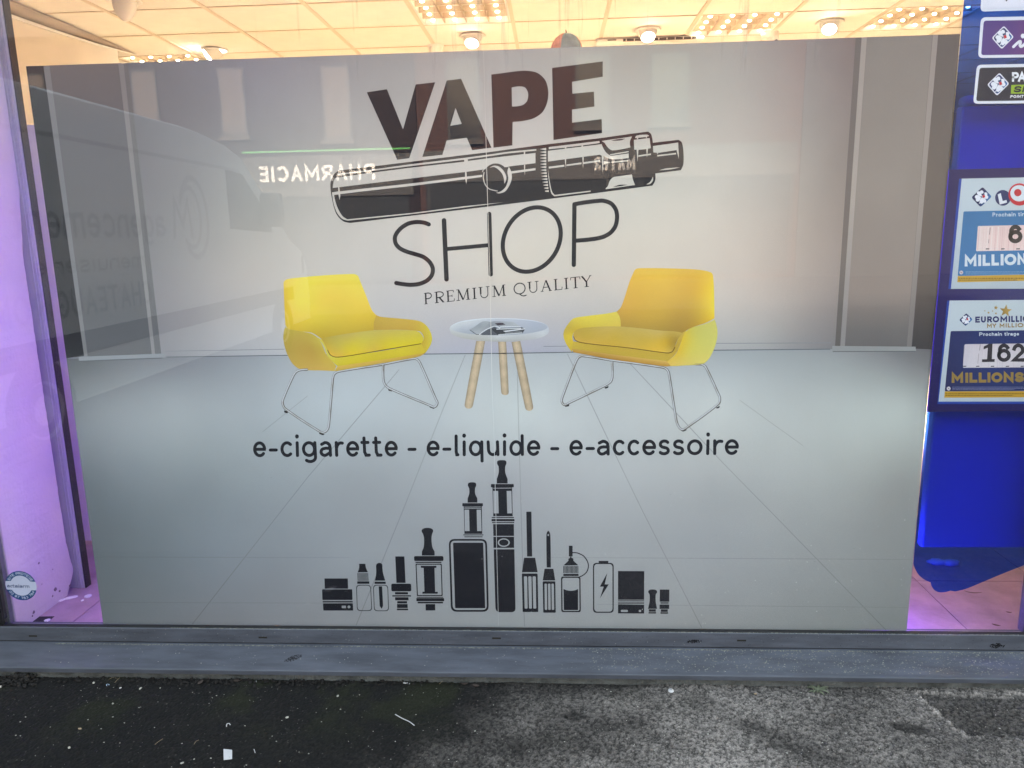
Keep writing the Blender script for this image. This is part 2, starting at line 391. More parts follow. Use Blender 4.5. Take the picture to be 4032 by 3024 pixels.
def letters(sh, chars, ext, b0, b1, h, w, color, dy=0.0, up=(0, -1), cap=False, slant=0.0, minlayer=0.00004):
    """chars fitted into pixel extents ext (list of (x0, x1)); baseline from b0 to b1; h = height (x-height for small letters)"""
    b0 = np.array(b0, float); b1 = np.array(b1, float); sl = (b1[1]-b0[1])/(b1[0]-b0[0]); low = any(c.islower() for c in chars)
    for ch, (x0, x1) in zip(chars, ext):
        if ch == ' ': continue
        src = 'E' if ch in 'ÉE' else ch
        nl = 0; hc = h*1.42 if (low and ch.isupper()) else h
        for st in GL[src]:
            pts = []
            for x, y in st:
                if src in 'Iil1' and src in 'Ii': px = (x0+x1)/2
                else: px = (x0+w/2) + x*(x1-x0-w)
                py = w/2 + y*(hc-w)
                by = b0[1]+(px-b0[0])*sl
                pts.append((px+up[0]*py+slant*py, by+up[1]*py))
            closed = (src in LOOPS) or (src in 'dgq6QD9' and nl == 0 and src != '6')
            if closed: pts = pts[:-1] if np.hypot(pts[0][0]-pts[-1][0], pts[0][1]-pts[-1][1]) < 1e-3 else pts
            if not closed and not cap and len(pts) > 1:
                for e_, f_ in ((0, 1), (-1, -2)):
                    dd = np.array(pts[e_])-np.array(pts[f_]); dl = np.linalg.norm(dd)
                    if dl > 1e-6: pts[e_] = tuple(np.array(pts[e_])+dd/dl*w*0.5)
            sh.stroke(pts, w, color, dy+nl*minlayer, closed=closed, cap=cap); nl += 1
        if src == 'i':
            px = (x0+x1)/2; py = h*1.30; by = b0[1]+(px-b0[0])*sl
            sh.poly(ell(px+up[0]*py+slant*py, by+up[1]*py, w*0.6, w*0.68, 16), color, dy+nl*minlayer)
        if ch == 'É':
            px = (x0+x1)/2; by = b0[1]+(px-b0[0])*sl
            sh.stroke([(px-w*.4, by-h*1.12), (px+w*.9, by-h*1.36)], w, color, dy+nl*minlayer, cap=False)
def spread(chars, x0, x1, gap=0.18, wide=None):
    """even letter extents over x0..x1"""
    wd = {'I': .35, 'i': .35, 'l': .4, 'M': 1.25, 'm': 1.5, 'O': 1.2, 'Q': 1.2, ' ': .55, 'r': .65, 't': .65, 'E': .8, 'L': .75, 'S': .85, '1': .8}
    ws = [wd.get(c, 1.0) for c in chars]; tot = sum(ws)+gap*(len(chars)-1); k = (x1-x0)/tot; out = []; x = x0
    for w_ in ws: out.append((x, x+w_*k)); x += (w_+gap)*k
    return out
# ================================================================== SETTING: ground, road, building, room
M = {}
M['frame'] = mat('grey_aluminium', (0.080, 0.087, 0.108), 0.45, 0.0, 0.5, noise=0.30, nscale=9, bump=0.10, bscale=160, nstretch=(0.6, 3, 3))
M['frame_in'] = mat('inner_aluminium', (0.32, 0.31, 0.33), 0.5, 0.1, 0.5, noise=0.12, nscale=6, nstretch=(6, 6, 0.4))
M['rubber'] = mat('black_rubber', (0.010, 0.010, 0.012), 0.6, noise=0.3, nscale=80)
M['plaster'] = mat('white_plaster', (0.50, 0.475, 0.48), 0.8, noise=0.06, nscale=5, bump=0.25, bscale=70)
M['cream'] = mat('cream_wall_paint', (0.74, 0.68, 0.60), 0.7, noise=0.04, nscale=3, bump=0.05, bscale=60)
M['tile'] = mat('ceiling_tile_white', (0.74, 0.71, 0.66), 0.85, noise=0.05, nscale=6, bump=0.15, bscale=160)
M['tbar'] = mat('ceiling_grid_paint', (0.60, 0.52, 0.43), 0.5)
M['white'] = mat('white_plastic', (0.74, 0.73, 0.71), 0.4, noise=0.03)
M['dark'] = mat('dark_plastic', (0.03, 0.03, 0.032), 0.5)
M['floor'] = mat('violet_tinted_tile', (0.40, 0.27, 0.33), 0.5, noise=0.20, nscale=9, bump=0.08, bscale=90)  # violet strip light put into the tile colour
M['grout'] = mat('floor_grout', (0.10, 0.09, 0.12), 0.8)
M['concrete'] = mat('grey_concrete', (0.115, 0.118, 0.112), 0.9, noise=0.5, nscale=16, bump=0.7, bscale=120)
M['road'] = mat('road_asphalt', (0.055, 0.056, 0.06), 0.85, noise=0.35, nscale=3, bump=0.4, bscale=200)
M['facade'] = mat('shop_render', (0.42, 0.40, 0.37), 0.85, noise=0.08, nscale=3, bump=0.1)
M['glass'] = glass_material('window_glass', streak=True)
XL, XR = -1.905, 1.508            # clear width of the shop window
ZB, ZT = 0.100, 2.72
ZF, ZC = 0.052, 2.81               # shop floor and ceiling

# ---- ground
def tri_noise(x, y, f, seed):
    r = np.random.default_rng(seed); n = 257; g = r.random((n, n)).astype(np.float32); g[:, 256] = g[:, 0]; g[256] = g[0]
    X = x*f; Y = y*f; xi = np.floor(X).astype(int); yi = np.floor(Y).astype(int); a = X-xi; b = Y-yi
    a = a*a*(3-2*a); b = b*b*(3-2*b); xi %= 256; yi %= 256
    return (g[yi, xi]*(1-a)*(1-b)+g[yi, xi+1]*a*(1-b)+g[yi+1, xi]*(1-a)*b+g[yi+1, xi+1]*a*b)
def fbm(x, y, f, seed, o=4, k=0.55):
    s_ = 0; a = 1; t = 0
    for i in range(o): s_ = s_+a*tri_noise(x, y, f*2**i, seed+i); t += a; a *= k
    return s_/t
def sstep(a, b, x):
    t = np.clip((x-a)/(b-a), 0, 1); return t*t*(3-2*t)
g = mesh('road', [(-45, -60, -0.030), (45, -60, -0.030), (45, -2.7, -0.030), (-45, -2.7, -0.030)], [(0, 1, 2, 3)], M['road'])
tag(g, 'grey asphalt road in front of the shop', kind='structure')
g = box('ground', (-90, -120, -0.8), (90, 90, -0.20), M['road']); tag(g, 'wide dark ground', kind='structure')
# pavement: fine sheet where the camera looks, coarse sheets beside it
M['pave'] = mat('pavement_asphalt', (0.085, 0.086, 0.086), 0.9, noise=0.45, nscale=60, bump=0.6, bscale=300)
pv = empty('pavement', (0, 0, 0), 'patched grey asphalt pavement with mossy dark areas', kind='structure')
PX0, PX1, PY0, PY1 = -2.3, 2.0, -0.86, -0.100
for nm, lo, hi in (('asphalt_slab', (-45, -2.7, -0.16), (45, PY0, 0.0)), ('asphalt_slab', (-45, PY0, -0.16), (PX0, -0.09, 0.0)), ('asphalt_slab', (PX1, PY0, -0.16), (45, -0.09, 0.0))):
    box(nm, lo, hi, M['pave'], pv)
def pavement_patch():
    st = 0.0026
    xs = np.arange(PX0, PX1+st/2, st); ys = np.arange(PY0, PY1+st/2, st); X, Y = np.meshgrid(xs, ys)
    n1 = fbm(X, Y, 2.2, 1); n2 = fbm(X, Y, 9, 20); n3 = fbm(X, Y, 60, 40, 2); gr = 0.65*tri_noise(X, Y, 175, 60)+0.35*tri_noise(X, Y, 90, 61); gr2 = RNG.random(X.shape)
    # light dry asphalt on the right, dark damp mossy asphalt on the left
    t = sstep(-0.42, 0.62, X + 0.30*(n1-0.5) + 0.30*(n2-0.5) + 0.10*(n3-0.5) - 0.7*(Y+0.30))
    dry = 0.086+0.075*sstep(0.3, 0.75, n1*0.5+n2*0.5); dry = dry*(1+0.22*sstep(-.38, -.52, Y)); wet = 0.004+0.0045*n2
    alb = wet*(1-t)+dry*t
    dz = np.zeros_like(X)
    def spot(cx, cy, rx, ry, rot, depth, edge=0.35):
        c, s_ = math.cos(rot), math.sin(rot); dx = X-cx; dy = Y-cy
        d = np.hypot((dx*c+dy*s_)/rx, (-dx*s_+dy*c)/ry) + 0.5*(n2-0.5) + 0.35*(n3-0.5)
        return (1-sstep(1-edge, 1+edge, d))*depth
    dark = np.zeros_like(X)
    def at(u, v): q = PZ(u, v, 0); return q[0], q[1]
    for (u, v, rx, ry, rot, dp, e) in ((2265, 2823, .036, .019, 0, .85, .3), (3000, 2880, .085, .030, -.5, .6, .7), (3170, 2960, .11, .030, -.42, .65, .7), (3590, 2872, .062, .027, -.3, .85, .3),
                                       (2250, 2930, .07, .035, 0, .35, .9), (3330, 2728, .13, .018, 0, .35, .8), (2060, 2725, .25, .02, 0, .3, .8)):
        x_, y_ = at(u, v); sp_ = spot(x_, y_, rx, ry, rot, dp, e); dark = np.maximum(dark, sp_); dz -= 0.005*sp_
    # sunken darker patch on the right with a pale broken lip
    pts = [at(3640, 2745), at(3800, 2900), at(4032, 2915), at(4300, 2900), at(4300, 2745), at(3850, 2735)]
    P = np.array(pts); ins = np.full(X.shape, 1e9)
    area = 0.5*sum(P[i][0]*P[(i+1) % len(P)][1]-P[(i+1) % len(P)][0]*P[i][1] for i in range(len(P))); sg = 1 if area > 0 else -1
    for i in range(len(P)):
        a = P[i]; b = P[(i+1) % len(P)]; e = (b-a)/np.linalg.norm(b-a); nrm = np.array([-e[1], e[0]])*sg
        ins = np.minimum(ins, (X-a[0])*nrm[0]+(Y-a[1])*nrm[1])
    ins = ins + 0.075*(n2-0.5)+0.05*(fbm(X, Y, 22, 90)-0.5)+0.016*(n3-0.5)
    pm = sstep(0.0, 0.012, ins); dark = np.maximum(dark, pm*0.66); dz -= 0.006*sstep(-0.006, 0.008, ins)
    lip = np.exp(-((ins+0.006)/0.005)**2)*(0.25+0.75*(np.abs(X-np.interp(Y, [pts[1][1], pts[0][1]], [pts[1][0], pts[0][0]])) < 0.05))*sstep(.25, .55, n2); alb = alb*(1+0.75*lip*t); dz += 0.003*lip
    alb = alb*(1-dark)+0.022*dark
    # crumbled sandy edge along the kerb, moss
    ed = sstep(-0.165, -0.125, Y+0.03*(n2-0.5))
    sand = 0.12*t+0.030*(1-t); alb = alb*(1-ed*0.7)+sand*ed*0.7
    moss = sstep(0.52, 0.72, fbm(X, Y, 5, 80))*(1-t)*sstep(-0.55, -0.2, Y)
    speck = 0.18+0.95*sstep(.28, .78, gr)+1.25*gr2**2.2
    alb = alb*speck
    bright = (gr2 > 0.9965)&(n3 > 0.35); alb = np.where(bright, np.maximum(alb, 0.10+0.22*t), alb)
    col = np.stack([alb*1.11, alb*1.0, alb*0.91], -1)
    col = col*(1-moss[..., None]*0.6)+np.array([0.018, 0.021, 0.008])*moss[..., None]*0.6
    col = np.clip(col, 0.006, 0.6)
    z = 0.004+dz+0.0050*(gr-0.5)+0.0030*(gr2-0.5)+0.006*(n2-0.5)+0.004*ed*n3
    ny, nx = X.shape; V = np.stack([X, Y, z], -1).reshape(-1, 3)
    i = (np.arange(ny-1)[:, None]*nx+np.arange(nx-1)[None, :]).ravel()
    F = np.stack([i, i+1, i+nx+1, i+nx], 1)
    me = bpy.data.meshes.new('asphalt_surface'); me.vertices.add(len(V)); me.vertices.foreach_set('co', V.astype(np.float32).ravel())
    me.loops.add(F.size); me.loops.foreach_set('vertex_index', F.astype(np.int32).ravel())
    me.polygons.add(len(F)); me.polygons.foreach_set('loop_start', np.arange(0, F.size, 4, dtype=np.int32)); 
    me.update(calc_edges=True); me.validate()
    a = me.color_attributes.new("Col", 'FLOAT_COLOR', 'POINT'); c = np.ones((len(V), 4), np.float32); c[:, :3] = col.reshape(-1, 3); a.data.foreach_set('color', c.ravel())
    m = print_material('asphalt_grain', 0.85, 0.3, 0.18, 500)
    o = link_mesh('asphalt_surface', me, m, pv)
pavement_patch()

# ---- the shop building (casts the shade the photograph is taken in)
sb = empty('shop_building', (0, 0, 0), 'pale rendered shop building around the display window', 'building')
HB = 6.6
for lo, hi in (((-16, -0.02, 0.0), (XL-0.06, 0.30, HB)), ((XR+0.06, -0.02, 0.0), (16, 0.055, HB)), ((XL-0.06, -0.02, ZT+0.05), (XR+0.06, 0.30, HB)),
               ((-16, 9.0, 0), (16, 9.3, HB)), ((-16, 0.30, 0), (-15.7, 9.0, HB)), ((15.7, 0.30, 0), (16, 9.0, HB))):
    box('wall', lo, hi, M['facade'], sb)
box('roof', (-16, -0.02, HB), (16, 9.3, HB+0.2), M['facade'], sb)
for x in (-6.2, 6.9): box('chimney', (x, 0.6, HB+0.2), (x+1.3, 1.5, HB+1.6), M['facade'], sb)
box('plinth', (-16, -0.135, -0.05), (16, -0.03, 0.033), M['concrete'], sb)

# ---- room
rf = empty('floor', (0, 0, 0), 'tiled floor of the display window, violet light tinted into its tiles', kind='structure')
box('grout_bed', (-6, 0.013, 0.0), (6, 8.99, ZF-0.003), M['grout'], rf)
tx = [-6]+[-3.055+0.45*k for k in range(0, 14)]+[6]; ty = [0.012, 0.235, 0.685, 1.135, 1.585, 2.035, 9]
# joints as the photograph shows them through the right gap
q = PZ(3640, 2285, ZF); q2 = PZ(3769, 2478, ZF)
off = (0.5*(q[0]+q2[0]))
tx = sorted([off+0.45*k for k in range(-9, 6)]); yq = PZ(3800, 2288, ZF)[1]
ty = [0.014, yq]+[yq+0.45*k for k in range(1, 5)]
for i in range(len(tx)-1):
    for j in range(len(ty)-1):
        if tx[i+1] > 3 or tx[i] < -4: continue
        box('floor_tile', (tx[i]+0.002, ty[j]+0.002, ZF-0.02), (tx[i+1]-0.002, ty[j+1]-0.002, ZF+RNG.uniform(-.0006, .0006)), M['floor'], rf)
M['screed'] = mat('warm_beige_floor', (0.52, 0.47, 0.38), 0.6, noise=0.06)
box('floor_screed', (-6, ty[-1], 0.0), (6, 8.99, ZF), M['screed'], rf)
cl = empty('ceiling', (0, 0, 0), 'suspended ceiling of white square tiles in a grid', kind='structure')
box('ceiling_slab', (-15.6, 0.05, ZC+0.10), (15.6, 8.99, ZC+0.2), M['tile'], cl)
gx = [-0.258+0.6275*k for k in range(-10, 11)]; gy = [2.062+0.588*k for k in range(-3, 8)]
bm = bmesh.new()
for x in gx: add_box(bm, (x-0.013, 0.30, ZC-0.002), (x+0.013, gy[-1], ZC+0.02))
bm_obj('long_grid_bar', bm, M['tbar'], cl)
bm = bmesh.new()
for y in gy: add_box(bm, (gx[0], y-0.007, ZC-0.0005), (gx[-1], y+0.007, ZC+0.02))
bm_obj('cross_grid_bar', bm, M['tbar'], cl)
LED = [(8+1, 3-2+0), ]
led_cells = {(-1, 1), (2, 2), (4, 2), (-5, 3)}     # cell index from x=-0.258, y=2.062
bm = bmesh.new(); add_box(bm, (0.012, 0.006, 0.004), (0.6155, 0.582, 0.016)); tile_me = bpy.data.meshes.new('ceiling_tile'); bm.to_mesh(tile_me); bm.free(); tile_me.materials.append(M['tile'])
for i in range(len(gx)-1):
    for j in range(len(gy)-1):
        if (i-10, j-3) in led_cells: continue
        link_mesh('ceiling_tile', tile_me, None, cl, (gx[i], gy[j], ZC+RNG.uniform(-0.001, 0.0015)))
# ---- inner walls
wl = PZ(147, 2440, ZF)[0]; XW = -1.908
wt = empty('plaster_return_wall', (XW-0.1, 0.1, ZF), 'short rough white plaster return at the left edge of the window', 'wall')
bm = bmesh.new()
ring = []
H = [ZF+0.001+k*(ZC-ZF)/160 for k in range(161)]
vs_, fs = [], []
for k, z in enumerate(H):                       # the inner edge is hacked and uneven
    e = float(np.interp(z, [ZF, 0.08, 0.13, 0.26, 0.5, 1.36, 1.95, 2.8], [.335, .355, .392, .372, .369, .366, .442, .445]))+RNG.uniform(-.0015, .0015)
    vs_ += [(XW, 0.046, z), (XW+RNG.uniform(-.001, .001), 0.15, z), (XW, e, z), (XW-0.16, e, z), (XW-0.16, 0.046, z)]
for k in range(160):
    for i in range(5):
        j = (i+1) % 5; fs.append((k*5+i, k*5+j, (k+1)*5+j, (k+1)*5+i))
mesh('plaster', vs_, fs, M['plaster'], wt)
# pits and chips in the plaster
def blob(bm, c, r, sq=(1, 1, 1), jit=0.25, sub=1):
    rr = bmesh.ops.create_icosphere(bm, subdivisions=sub, radius=r)
    for v in rr['verts']:
        v.co = Vector((v.co.x*sq[0], v.co.y*sq[1], v.co.z*sq[2]))*(1+random.uniform(-jit, jit)); v.co += Vector(c)
M['pit'] = mat('bare_mortar', (0.16, 0.13, 0.14), 0.9, noise=0.3, nscale=40)
bm = bmesh.new()
for (u, v, r) in ((153, 2217, .006), (218, 2320, .011), (235, 2327, .007), (207, 2242, .004), (207, 2347, .005), (90, 2137, .004), (133, 2410, .008), (275, 2306, .007), (97, 2117, .0025), (165, 2300, .003), (128, 2425, .006), (60, 2440, .004)):
    p = PX(u, v, XW); blob(bm, (XW, p[1], p[2]), r, (0.18, 1, 0.8))
o = bm_obj('plaster_pit', bm, M['pit'], wt); o['kind'] = 'stuff'
lw_ = empty('left_wall', (-3.2, 1.5, ZF), 'long cream side wall running back below the ceiling', 'wall')
wc = PZ(460, 183, ZC); ws = PZ(28, 15, ZC)
vs_ = [(ws[0]+(ws[0]-wc[0])*0.0-0.0, 0.35, ZF), (wc[0], wc[1], ZF), (wc[0], wc[1], ZC-0.001), (ws[0], 0.35, ZC-0.001)]
x0w = -2.86+0.0
print('LEFTWALL', ws, wc)
a = np.array([ws[0], ws[1]]); b = np.array([wc[0], wc[1]]); d = (b-a)/np.linalg.norm(b-a); st_ = a-d*1.0
n_ = np.array([-d[1], d[0]])*0.25
if n_[0] > 0: n_ = -n_
P4 = [tuple(st_), tuple(b), tuple(b+n_), tuple(st_+n_)]
V = [(p[0], p[1], ZF) for p in P4]+[(p[0], p[1], ZC-0.0015) for p in P4]
mesh('wall_panel', V, [(0, 1, 5, 4), (1, 2, 6, 5), (2, 3, 7, 6), (3, 0, 4, 7), (4, 5, 6, 7), (3, 2, 1, 0)], M['cream'], lw_)
# tapering ceiling trim with a white lip; shade put into its grey colour
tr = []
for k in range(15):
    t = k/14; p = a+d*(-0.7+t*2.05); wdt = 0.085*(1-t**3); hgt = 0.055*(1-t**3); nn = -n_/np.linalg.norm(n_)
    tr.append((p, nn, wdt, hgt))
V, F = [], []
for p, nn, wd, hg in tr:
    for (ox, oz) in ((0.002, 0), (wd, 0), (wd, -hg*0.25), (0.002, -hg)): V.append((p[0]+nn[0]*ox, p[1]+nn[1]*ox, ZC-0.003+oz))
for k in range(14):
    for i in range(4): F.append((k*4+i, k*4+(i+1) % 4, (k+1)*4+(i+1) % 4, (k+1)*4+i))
M['lip'] = mat('shade_grey_trim', (0.34, 0.28, 0.25), 0.6)
mesh('shade_band_cornice', V, F, M['lip'], lw_, True)
V, F = [], []
for p, nn, wd, hg in tr:
    for (ox, oz) in ((0.002, -hg-0.001), (0.014, -hg-0.001), (0.014, -hg-0.022*(hg/0.055)), (0.002, -hg-0.022*(hg/0.055))): V.append((p[0]+nn[0]*ox, p[1]+nn[1]*ox, ZC-0.003+oz))
for k in range(14):
    for i in range(4): F.append((k*4+i, k*4+(i+1) % 4, (k+1)*4+(i+1) % 4, (k+1)*4+i))
mesh('white_lip', V, F, M['white'], lw_)
# post at the end of the return wall
ps = empty('aluminium_post', (XW+0.02, 0.42, ZF), 'grey aluminium post with a black seal at the end of the plaster return', 'post')
bm = bmesh.new(); add_box(bm, (XW-0.03, 0.397, ZF), (XW+0.031, 0.442, ZC-0.002), 0.004)
for dx in (0.006, 0.018): add_box(bm, (XW+dx, 0.3935, ZF+0.002), (XW+dx+0.004, 0.3974, ZC-0.004))
bm_obj('profile', bm, M['frame_in'], ps)
box('seal', (XW+0.0315, 0.401, ZF), (XW+0.0355, 0.436, ZC-0.002), M['rubber'], ps, 0.001)
# white board standing behind
bd = empty('display_board', (-1.9, 0.85, ZF), 'tall plain white board standing behind the aluminium post', 'board')
box('panel', (-2.45, 0.846, ZF+0.010), (-1.30, 0.872, 1.883), M['white'], bd, 0.003)
box('foot', (-2.3, 0.856, ZF), (-2.2, 0.98, ZF+0.010), M['dark'], bd); box('foot', (-1.45, 0.856, ZF), (-1.35, 0.98, ZF+0.010), M['dark'], bd)

# ---- window frame and pane
wf = empty('shop_window', (0, 0, ZB), 'wide shop window with dirty grey aluminium frame and sill', 'window')
def extr(name, prof, x0, x1, m, parent, nseg=1):
    n = len(prof); V = []; F = []
    for k in range(nseg+1):
        x = x0+(x1-x0)*k/nseg; V += [(x, y, z) for y, z in prof]
    for k in range(nseg):
        for i in range(n): j = (i+1) % n; F.append((k*n+i, (k+1)*n+i, (k+1)*n+j, k*n+j))
    F.append(tuple(range(n))); F.append(tuple(reversed(range(nseg*n, nseg*n+n))))
    return mesh(name, V, F, m, parent)
xl0, xr0 = -2.3, 2.3
extr('bottom_rail', [(-0.030, 0.0745), (-0.030, 0.1228), (-0.0288, 0.1242), (-0.0262, 0.1242), (-0.0262, 0.100), (0.05, 0.100), (0.05, 0.0745)], XL-0.06, XR+0.06, M['frame'], wf)
extr('rail_groove', [(-0.026, 0.066), (-0.026, 0.0745), (0.0, 0.0745), (0.0, 0.066)], XL-0.06, XR+0.06, M['rubber'], wf)
extr('sill', [(-0.150, 0.0515), (-0.140, 0.0535), (-0.036, 0.0695), (-0.0265, 0.0705), (-0.0265, 0.040), (-0.150, 0.034)], xl0, xr0, M['frame'], wf)
extr('sill_nose', [(-0.1552, 0.0355), (-0.1552, 0.0490), (-0.1530, 0.0515), (-0.1502, 0.0515), (-0.1502, 0.0355)], xl0, xr0, M['frame'], wf)
extr('gasket', [(-0.0258, 0.1002), (-0.0258, 0.1212), (-0.018, 0.1212), (-0.006, 0.1212), (-0.0005, 0.1212), (-0.0005, 0.1002)], XL, XR, M['rubber'], wf)
extr('inner_bead', [(0.0125, 0.056), (0.0125, 0.1105), (0.022, 0.1105), (0.022, 0.056)], XL, XR, M['frame_in'], wf)
box('jamb', (XL-0.06, -0.030, 0.1276), (XL-0.010, 0.05, ZT+0.05), M['frame'], wf); box('jamb', (XR+0.010, -0.030, 0.1276), (XR+0.06, 0.05, ZT+0.05), M['frame'], wf)
box('jamb_gasket', (XL-0.0098, -0.010, 0.1206), (XL+0.004, -0.0006, ZT), M['rubber'], wf); box('jamb_gasket', (XR-0.004, -0.010, 0.1206), (XR+0.0098, -0.0006, ZT), M['rubber'], wf)
box('inner_jamb', (XL+0.004, 0.0125, 0.1106), (XL+0.013, 0.034, ZT), M['frame'], wf); box('jamb_bead', (XL+0.0132, 0.030, 0.1106), (XL+0.0165, 0.036, ZT), M['frame_in'], wf); box('inner_jamb', (XR-0.010, 0.0125, 0.1106), (XR, 0.04, ZT), M['frame'], wf)
box('head_rail', (XL-0.06, -0.030, ZT+0.0501), (XR+0.06, 0.05, ZT+0.10), M['frame'], wf)
box('pane', (XL-0.008, 0.0, 0.1006), (XR+0.008, 0.006, ZT+0.04), M['glass'], wf)
M['slot'] = mat('slot_dark', (0.02, 0.017, 0.012), 0.9)
for u, v in ((130, 2504), (1035, 2510), (1955, 2513), (2920, 2522)):
    p = PY(u, v, -0.030)
    bm = bmesh.new(); add_box(bm, (p[0]-0.0145, -0.0306, p[2]-0.0028), (p[0]+0.0145, -0.0297, p[2]+0.0028)); bm_obj('drain_slot', bm, M['slot'], wf)
M['grime'] = mat('grime', (0.018, 0.018, 0.022), 0.95, noise=0.4, nscale=60)
def flake(name, pts3, m, parent=None, thick=0.0006, nrm=(0, 0, 1), **kw):
    n = len(pts3); nv = Vector(nrm)*thick
    V = [Vector(p) for p in pts3]+[Vector(p)+nv for p in pts3]
    F = [tuple(reversed(range(n))), tuple(range(n, 2*n))]+[(i, (i+1) % n, n+(i+1) % n, n+i) for i in range(n)]
    c = sum((Vector(p) for p in pts3), Vector())/n
    return mesh(name, V, F, m, parent, origin=c)
M['grit'] = mat('pale_grit', (0.42, 0.41, 0.36), 0.9, noise=0.3, nscale=30)
M['lichen'] = mat('grey_lichen_dust', (0.23, 0.235, 0.20), 0.95, noise=0.4, nscale=120)
# ================================================================== INSIDE: lamps and fittings
WARM = (1.0, 0.775, 0.50)
M['dot'] = emit_material('lit_louvre_cell', (1.0, 0.80, 0.50), 16*LAMPK)
M['louvre'] = mat('louvre_aluminium', (0.50, 0.40, 0.30), 0.5, 0.0)
M['bulb'] = emit_material('lit_spot_lens', (1.0, 0.93, 0.80), 22*LAMPK)
def make_led(cell, label):
    x = gx[cell[0]+10]; y = gy[cell[1]+3]
    r = empty('louvre_light', (x+0.314, y+0.294, ZC), label, 'ceiling light', 'square louvre lights set into the ceiling grid')
    fr = bmesh.new(); add_box(fr, (x+0.016, y+0.008, ZC+0.045), (x+0.612, y+0.580, ZC+0.050)); 
    for lo, hi in (((x+.0145, y+.008), (x+.03, y+.58)), ((x+.598, y+.008), (x+.613, y+.58)), ((x+.0305, y+.008), (x+.5975, y+.02)), ((x+.0305, y+.568), (x+.5975, y+.58))):
        add_box(fr, (*lo, ZC+0.002), (*hi, ZC+0.0445))
    bm_obj('frame', fr, M['white'], r)
    for k in range(1, 4):
        bm = bmesh.new(); add_box(bm, (x+0.031, y+0.008+k*0.143-0.003, ZC+0.004), (x+0.597, y+0.008+k*0.143+0.003, ZC+0.040)); bm_obj('louvre_blade', bm, M['louvre'], r)
        bm = bmesh.new(); add_box(bm, (x+0.014+k*0.1495-0.003, y+0.0205, ZC+0.005), (x+0.014+k*0.1495+0.003, y+0.5675, ZC+0.041)); bm_obj('louvre_blade', bm, M['louvre'], r)
    for i in range(4):
        for j in range(4):
            c = Vector((x+0.014+(i+.5)*0.1495, y+0.008+(j+.5)*0.143, ZC+0.012))
            if (i, j) == (0, 0):
                bm = bmesh.new(); rr = bmesh.ops.create_uvsphere(bm, u_segments=12, v_segments=6, radius=1, matrix=Matrix.Diagonal((0.0145, 0.0085, 0.007, 1)))
                me = bpy.data.meshes.new('light_cell'); bm.to_mesh(me); bm.free(); me.materials.append(M['dot']); make_led.me = me
            o = link_mesh('light_cell', make_led.me, None, r, c-r.location)
    ld = bpy.data.lights.new('louvre_lamp', 'AREA'); ld.shape = 'SQUARE'; ld.size = 0.5; ld.energy = 42*LAMPK; ld.color = WARM; ld.spread = math.radians(72)
    lo = bpy.data.objects.new('louvre_lamp', ld); COL.objects.link(lo); lo.parent = r; lo.location = (0, 0, -0.012)
    return r
make_led((-1, 1), 'lit louvre light nearest the window, above the word VAPE and cut by the photo top')
make_led((2, 2), 'lit louvre light over the right half of the sheet, behind the dirt runs')
make_led((4, 2), 'lit louvre light next to the blue film at the upper right')
make_led((-5, 3), 'lit louvre light half hidden behind the end of the cream side wall')
def make_spot(u, v, tilt, az, label, on=True):
    c = PZ(u, v, ZC) if v >= 0 else np.array([-2.506, 2.39, ZC])
    c = Vector((c[0], c[1], ZC)); r = empty('ceiling_spot', c, label, 'spotlight', 'white eyeball spotlights recessed in the ceiling')
    ax = Vector((math.sin(tilt)*math.cos(az), math.sin(tilt)*math.sin(az), -math.cos(tilt)))
    lathe('trim_ring', [(0.062, 0.0), (0.095, 0.0), (0.098, -0.005), (0.090, -0.009), (0.064, -0.006), (0.062, 0.0)], c-Vector((0, 0, 0.002)), (0, 0, 1), M['white'], r)
    lathe('housing', [(0.062, -0.02), (0.066, 0.0), (0.066, 0.03), (0.058, 0.062), (0.050, 0.074), (0.046, 0.074), (0.044, 0.066)], c, ax, M['white'], r)
    lathe('lens', [(0.046, 0.070), (0.040, 0.080), (0.022, 0.088), (0.004, 0.091), (0.0005, 0.091)], c, ax, M['bulb'] if on else M['white'], r)
    return r
make_spot(848, 195, 0.95, math.radians(200), 'lit spotlight tilted sideways near the end of the cream wall')
make_spot(1860, 140, 0.55, math.radians(-95), 'lit spotlight left of the domed shade, above the letters V and A')
make_spot(2549, 115, 0.55, math.radians(-88), 'lit spotlight between the domed shade and the camera, over the air conditioner')
make_spot(3268, 85, 0.60, math.radians(-110), 'lit spotlight between the two right louvre lights')
# drooping unlit cone hanging at the top left corner of the view
c = PZ(490, 2, ZC)
r = empty('ceiling_spot', (c[0], c[1], ZC), 'unlit white spotlight hanging as a pointed cone at the top left', 'spotlight', 'white eyeball spotlights recessed in the ceiling')
q = PY(492, 62, c[1]); 
lathe('trim_ring', [(0.062, 0.0), (0.095, 0.0), (0.098, -0.005), (0.090, -0.009), (0.064, -0.006)], (c[0], c[1], ZC-0.002), (0, 0, 1), M['white'], r)
lathe('housing', [(0.066, 0.0), (0.068, 0.02), (0.062, 0.05), (0.045, 0.085), (0.02, 0.11), (0.006, 0.118), (0.0005, 0.118)], (c[0], c[1], ZC), Vector((q[0]-c[0], 0.0, q[2]-ZC)), M['white'], r)
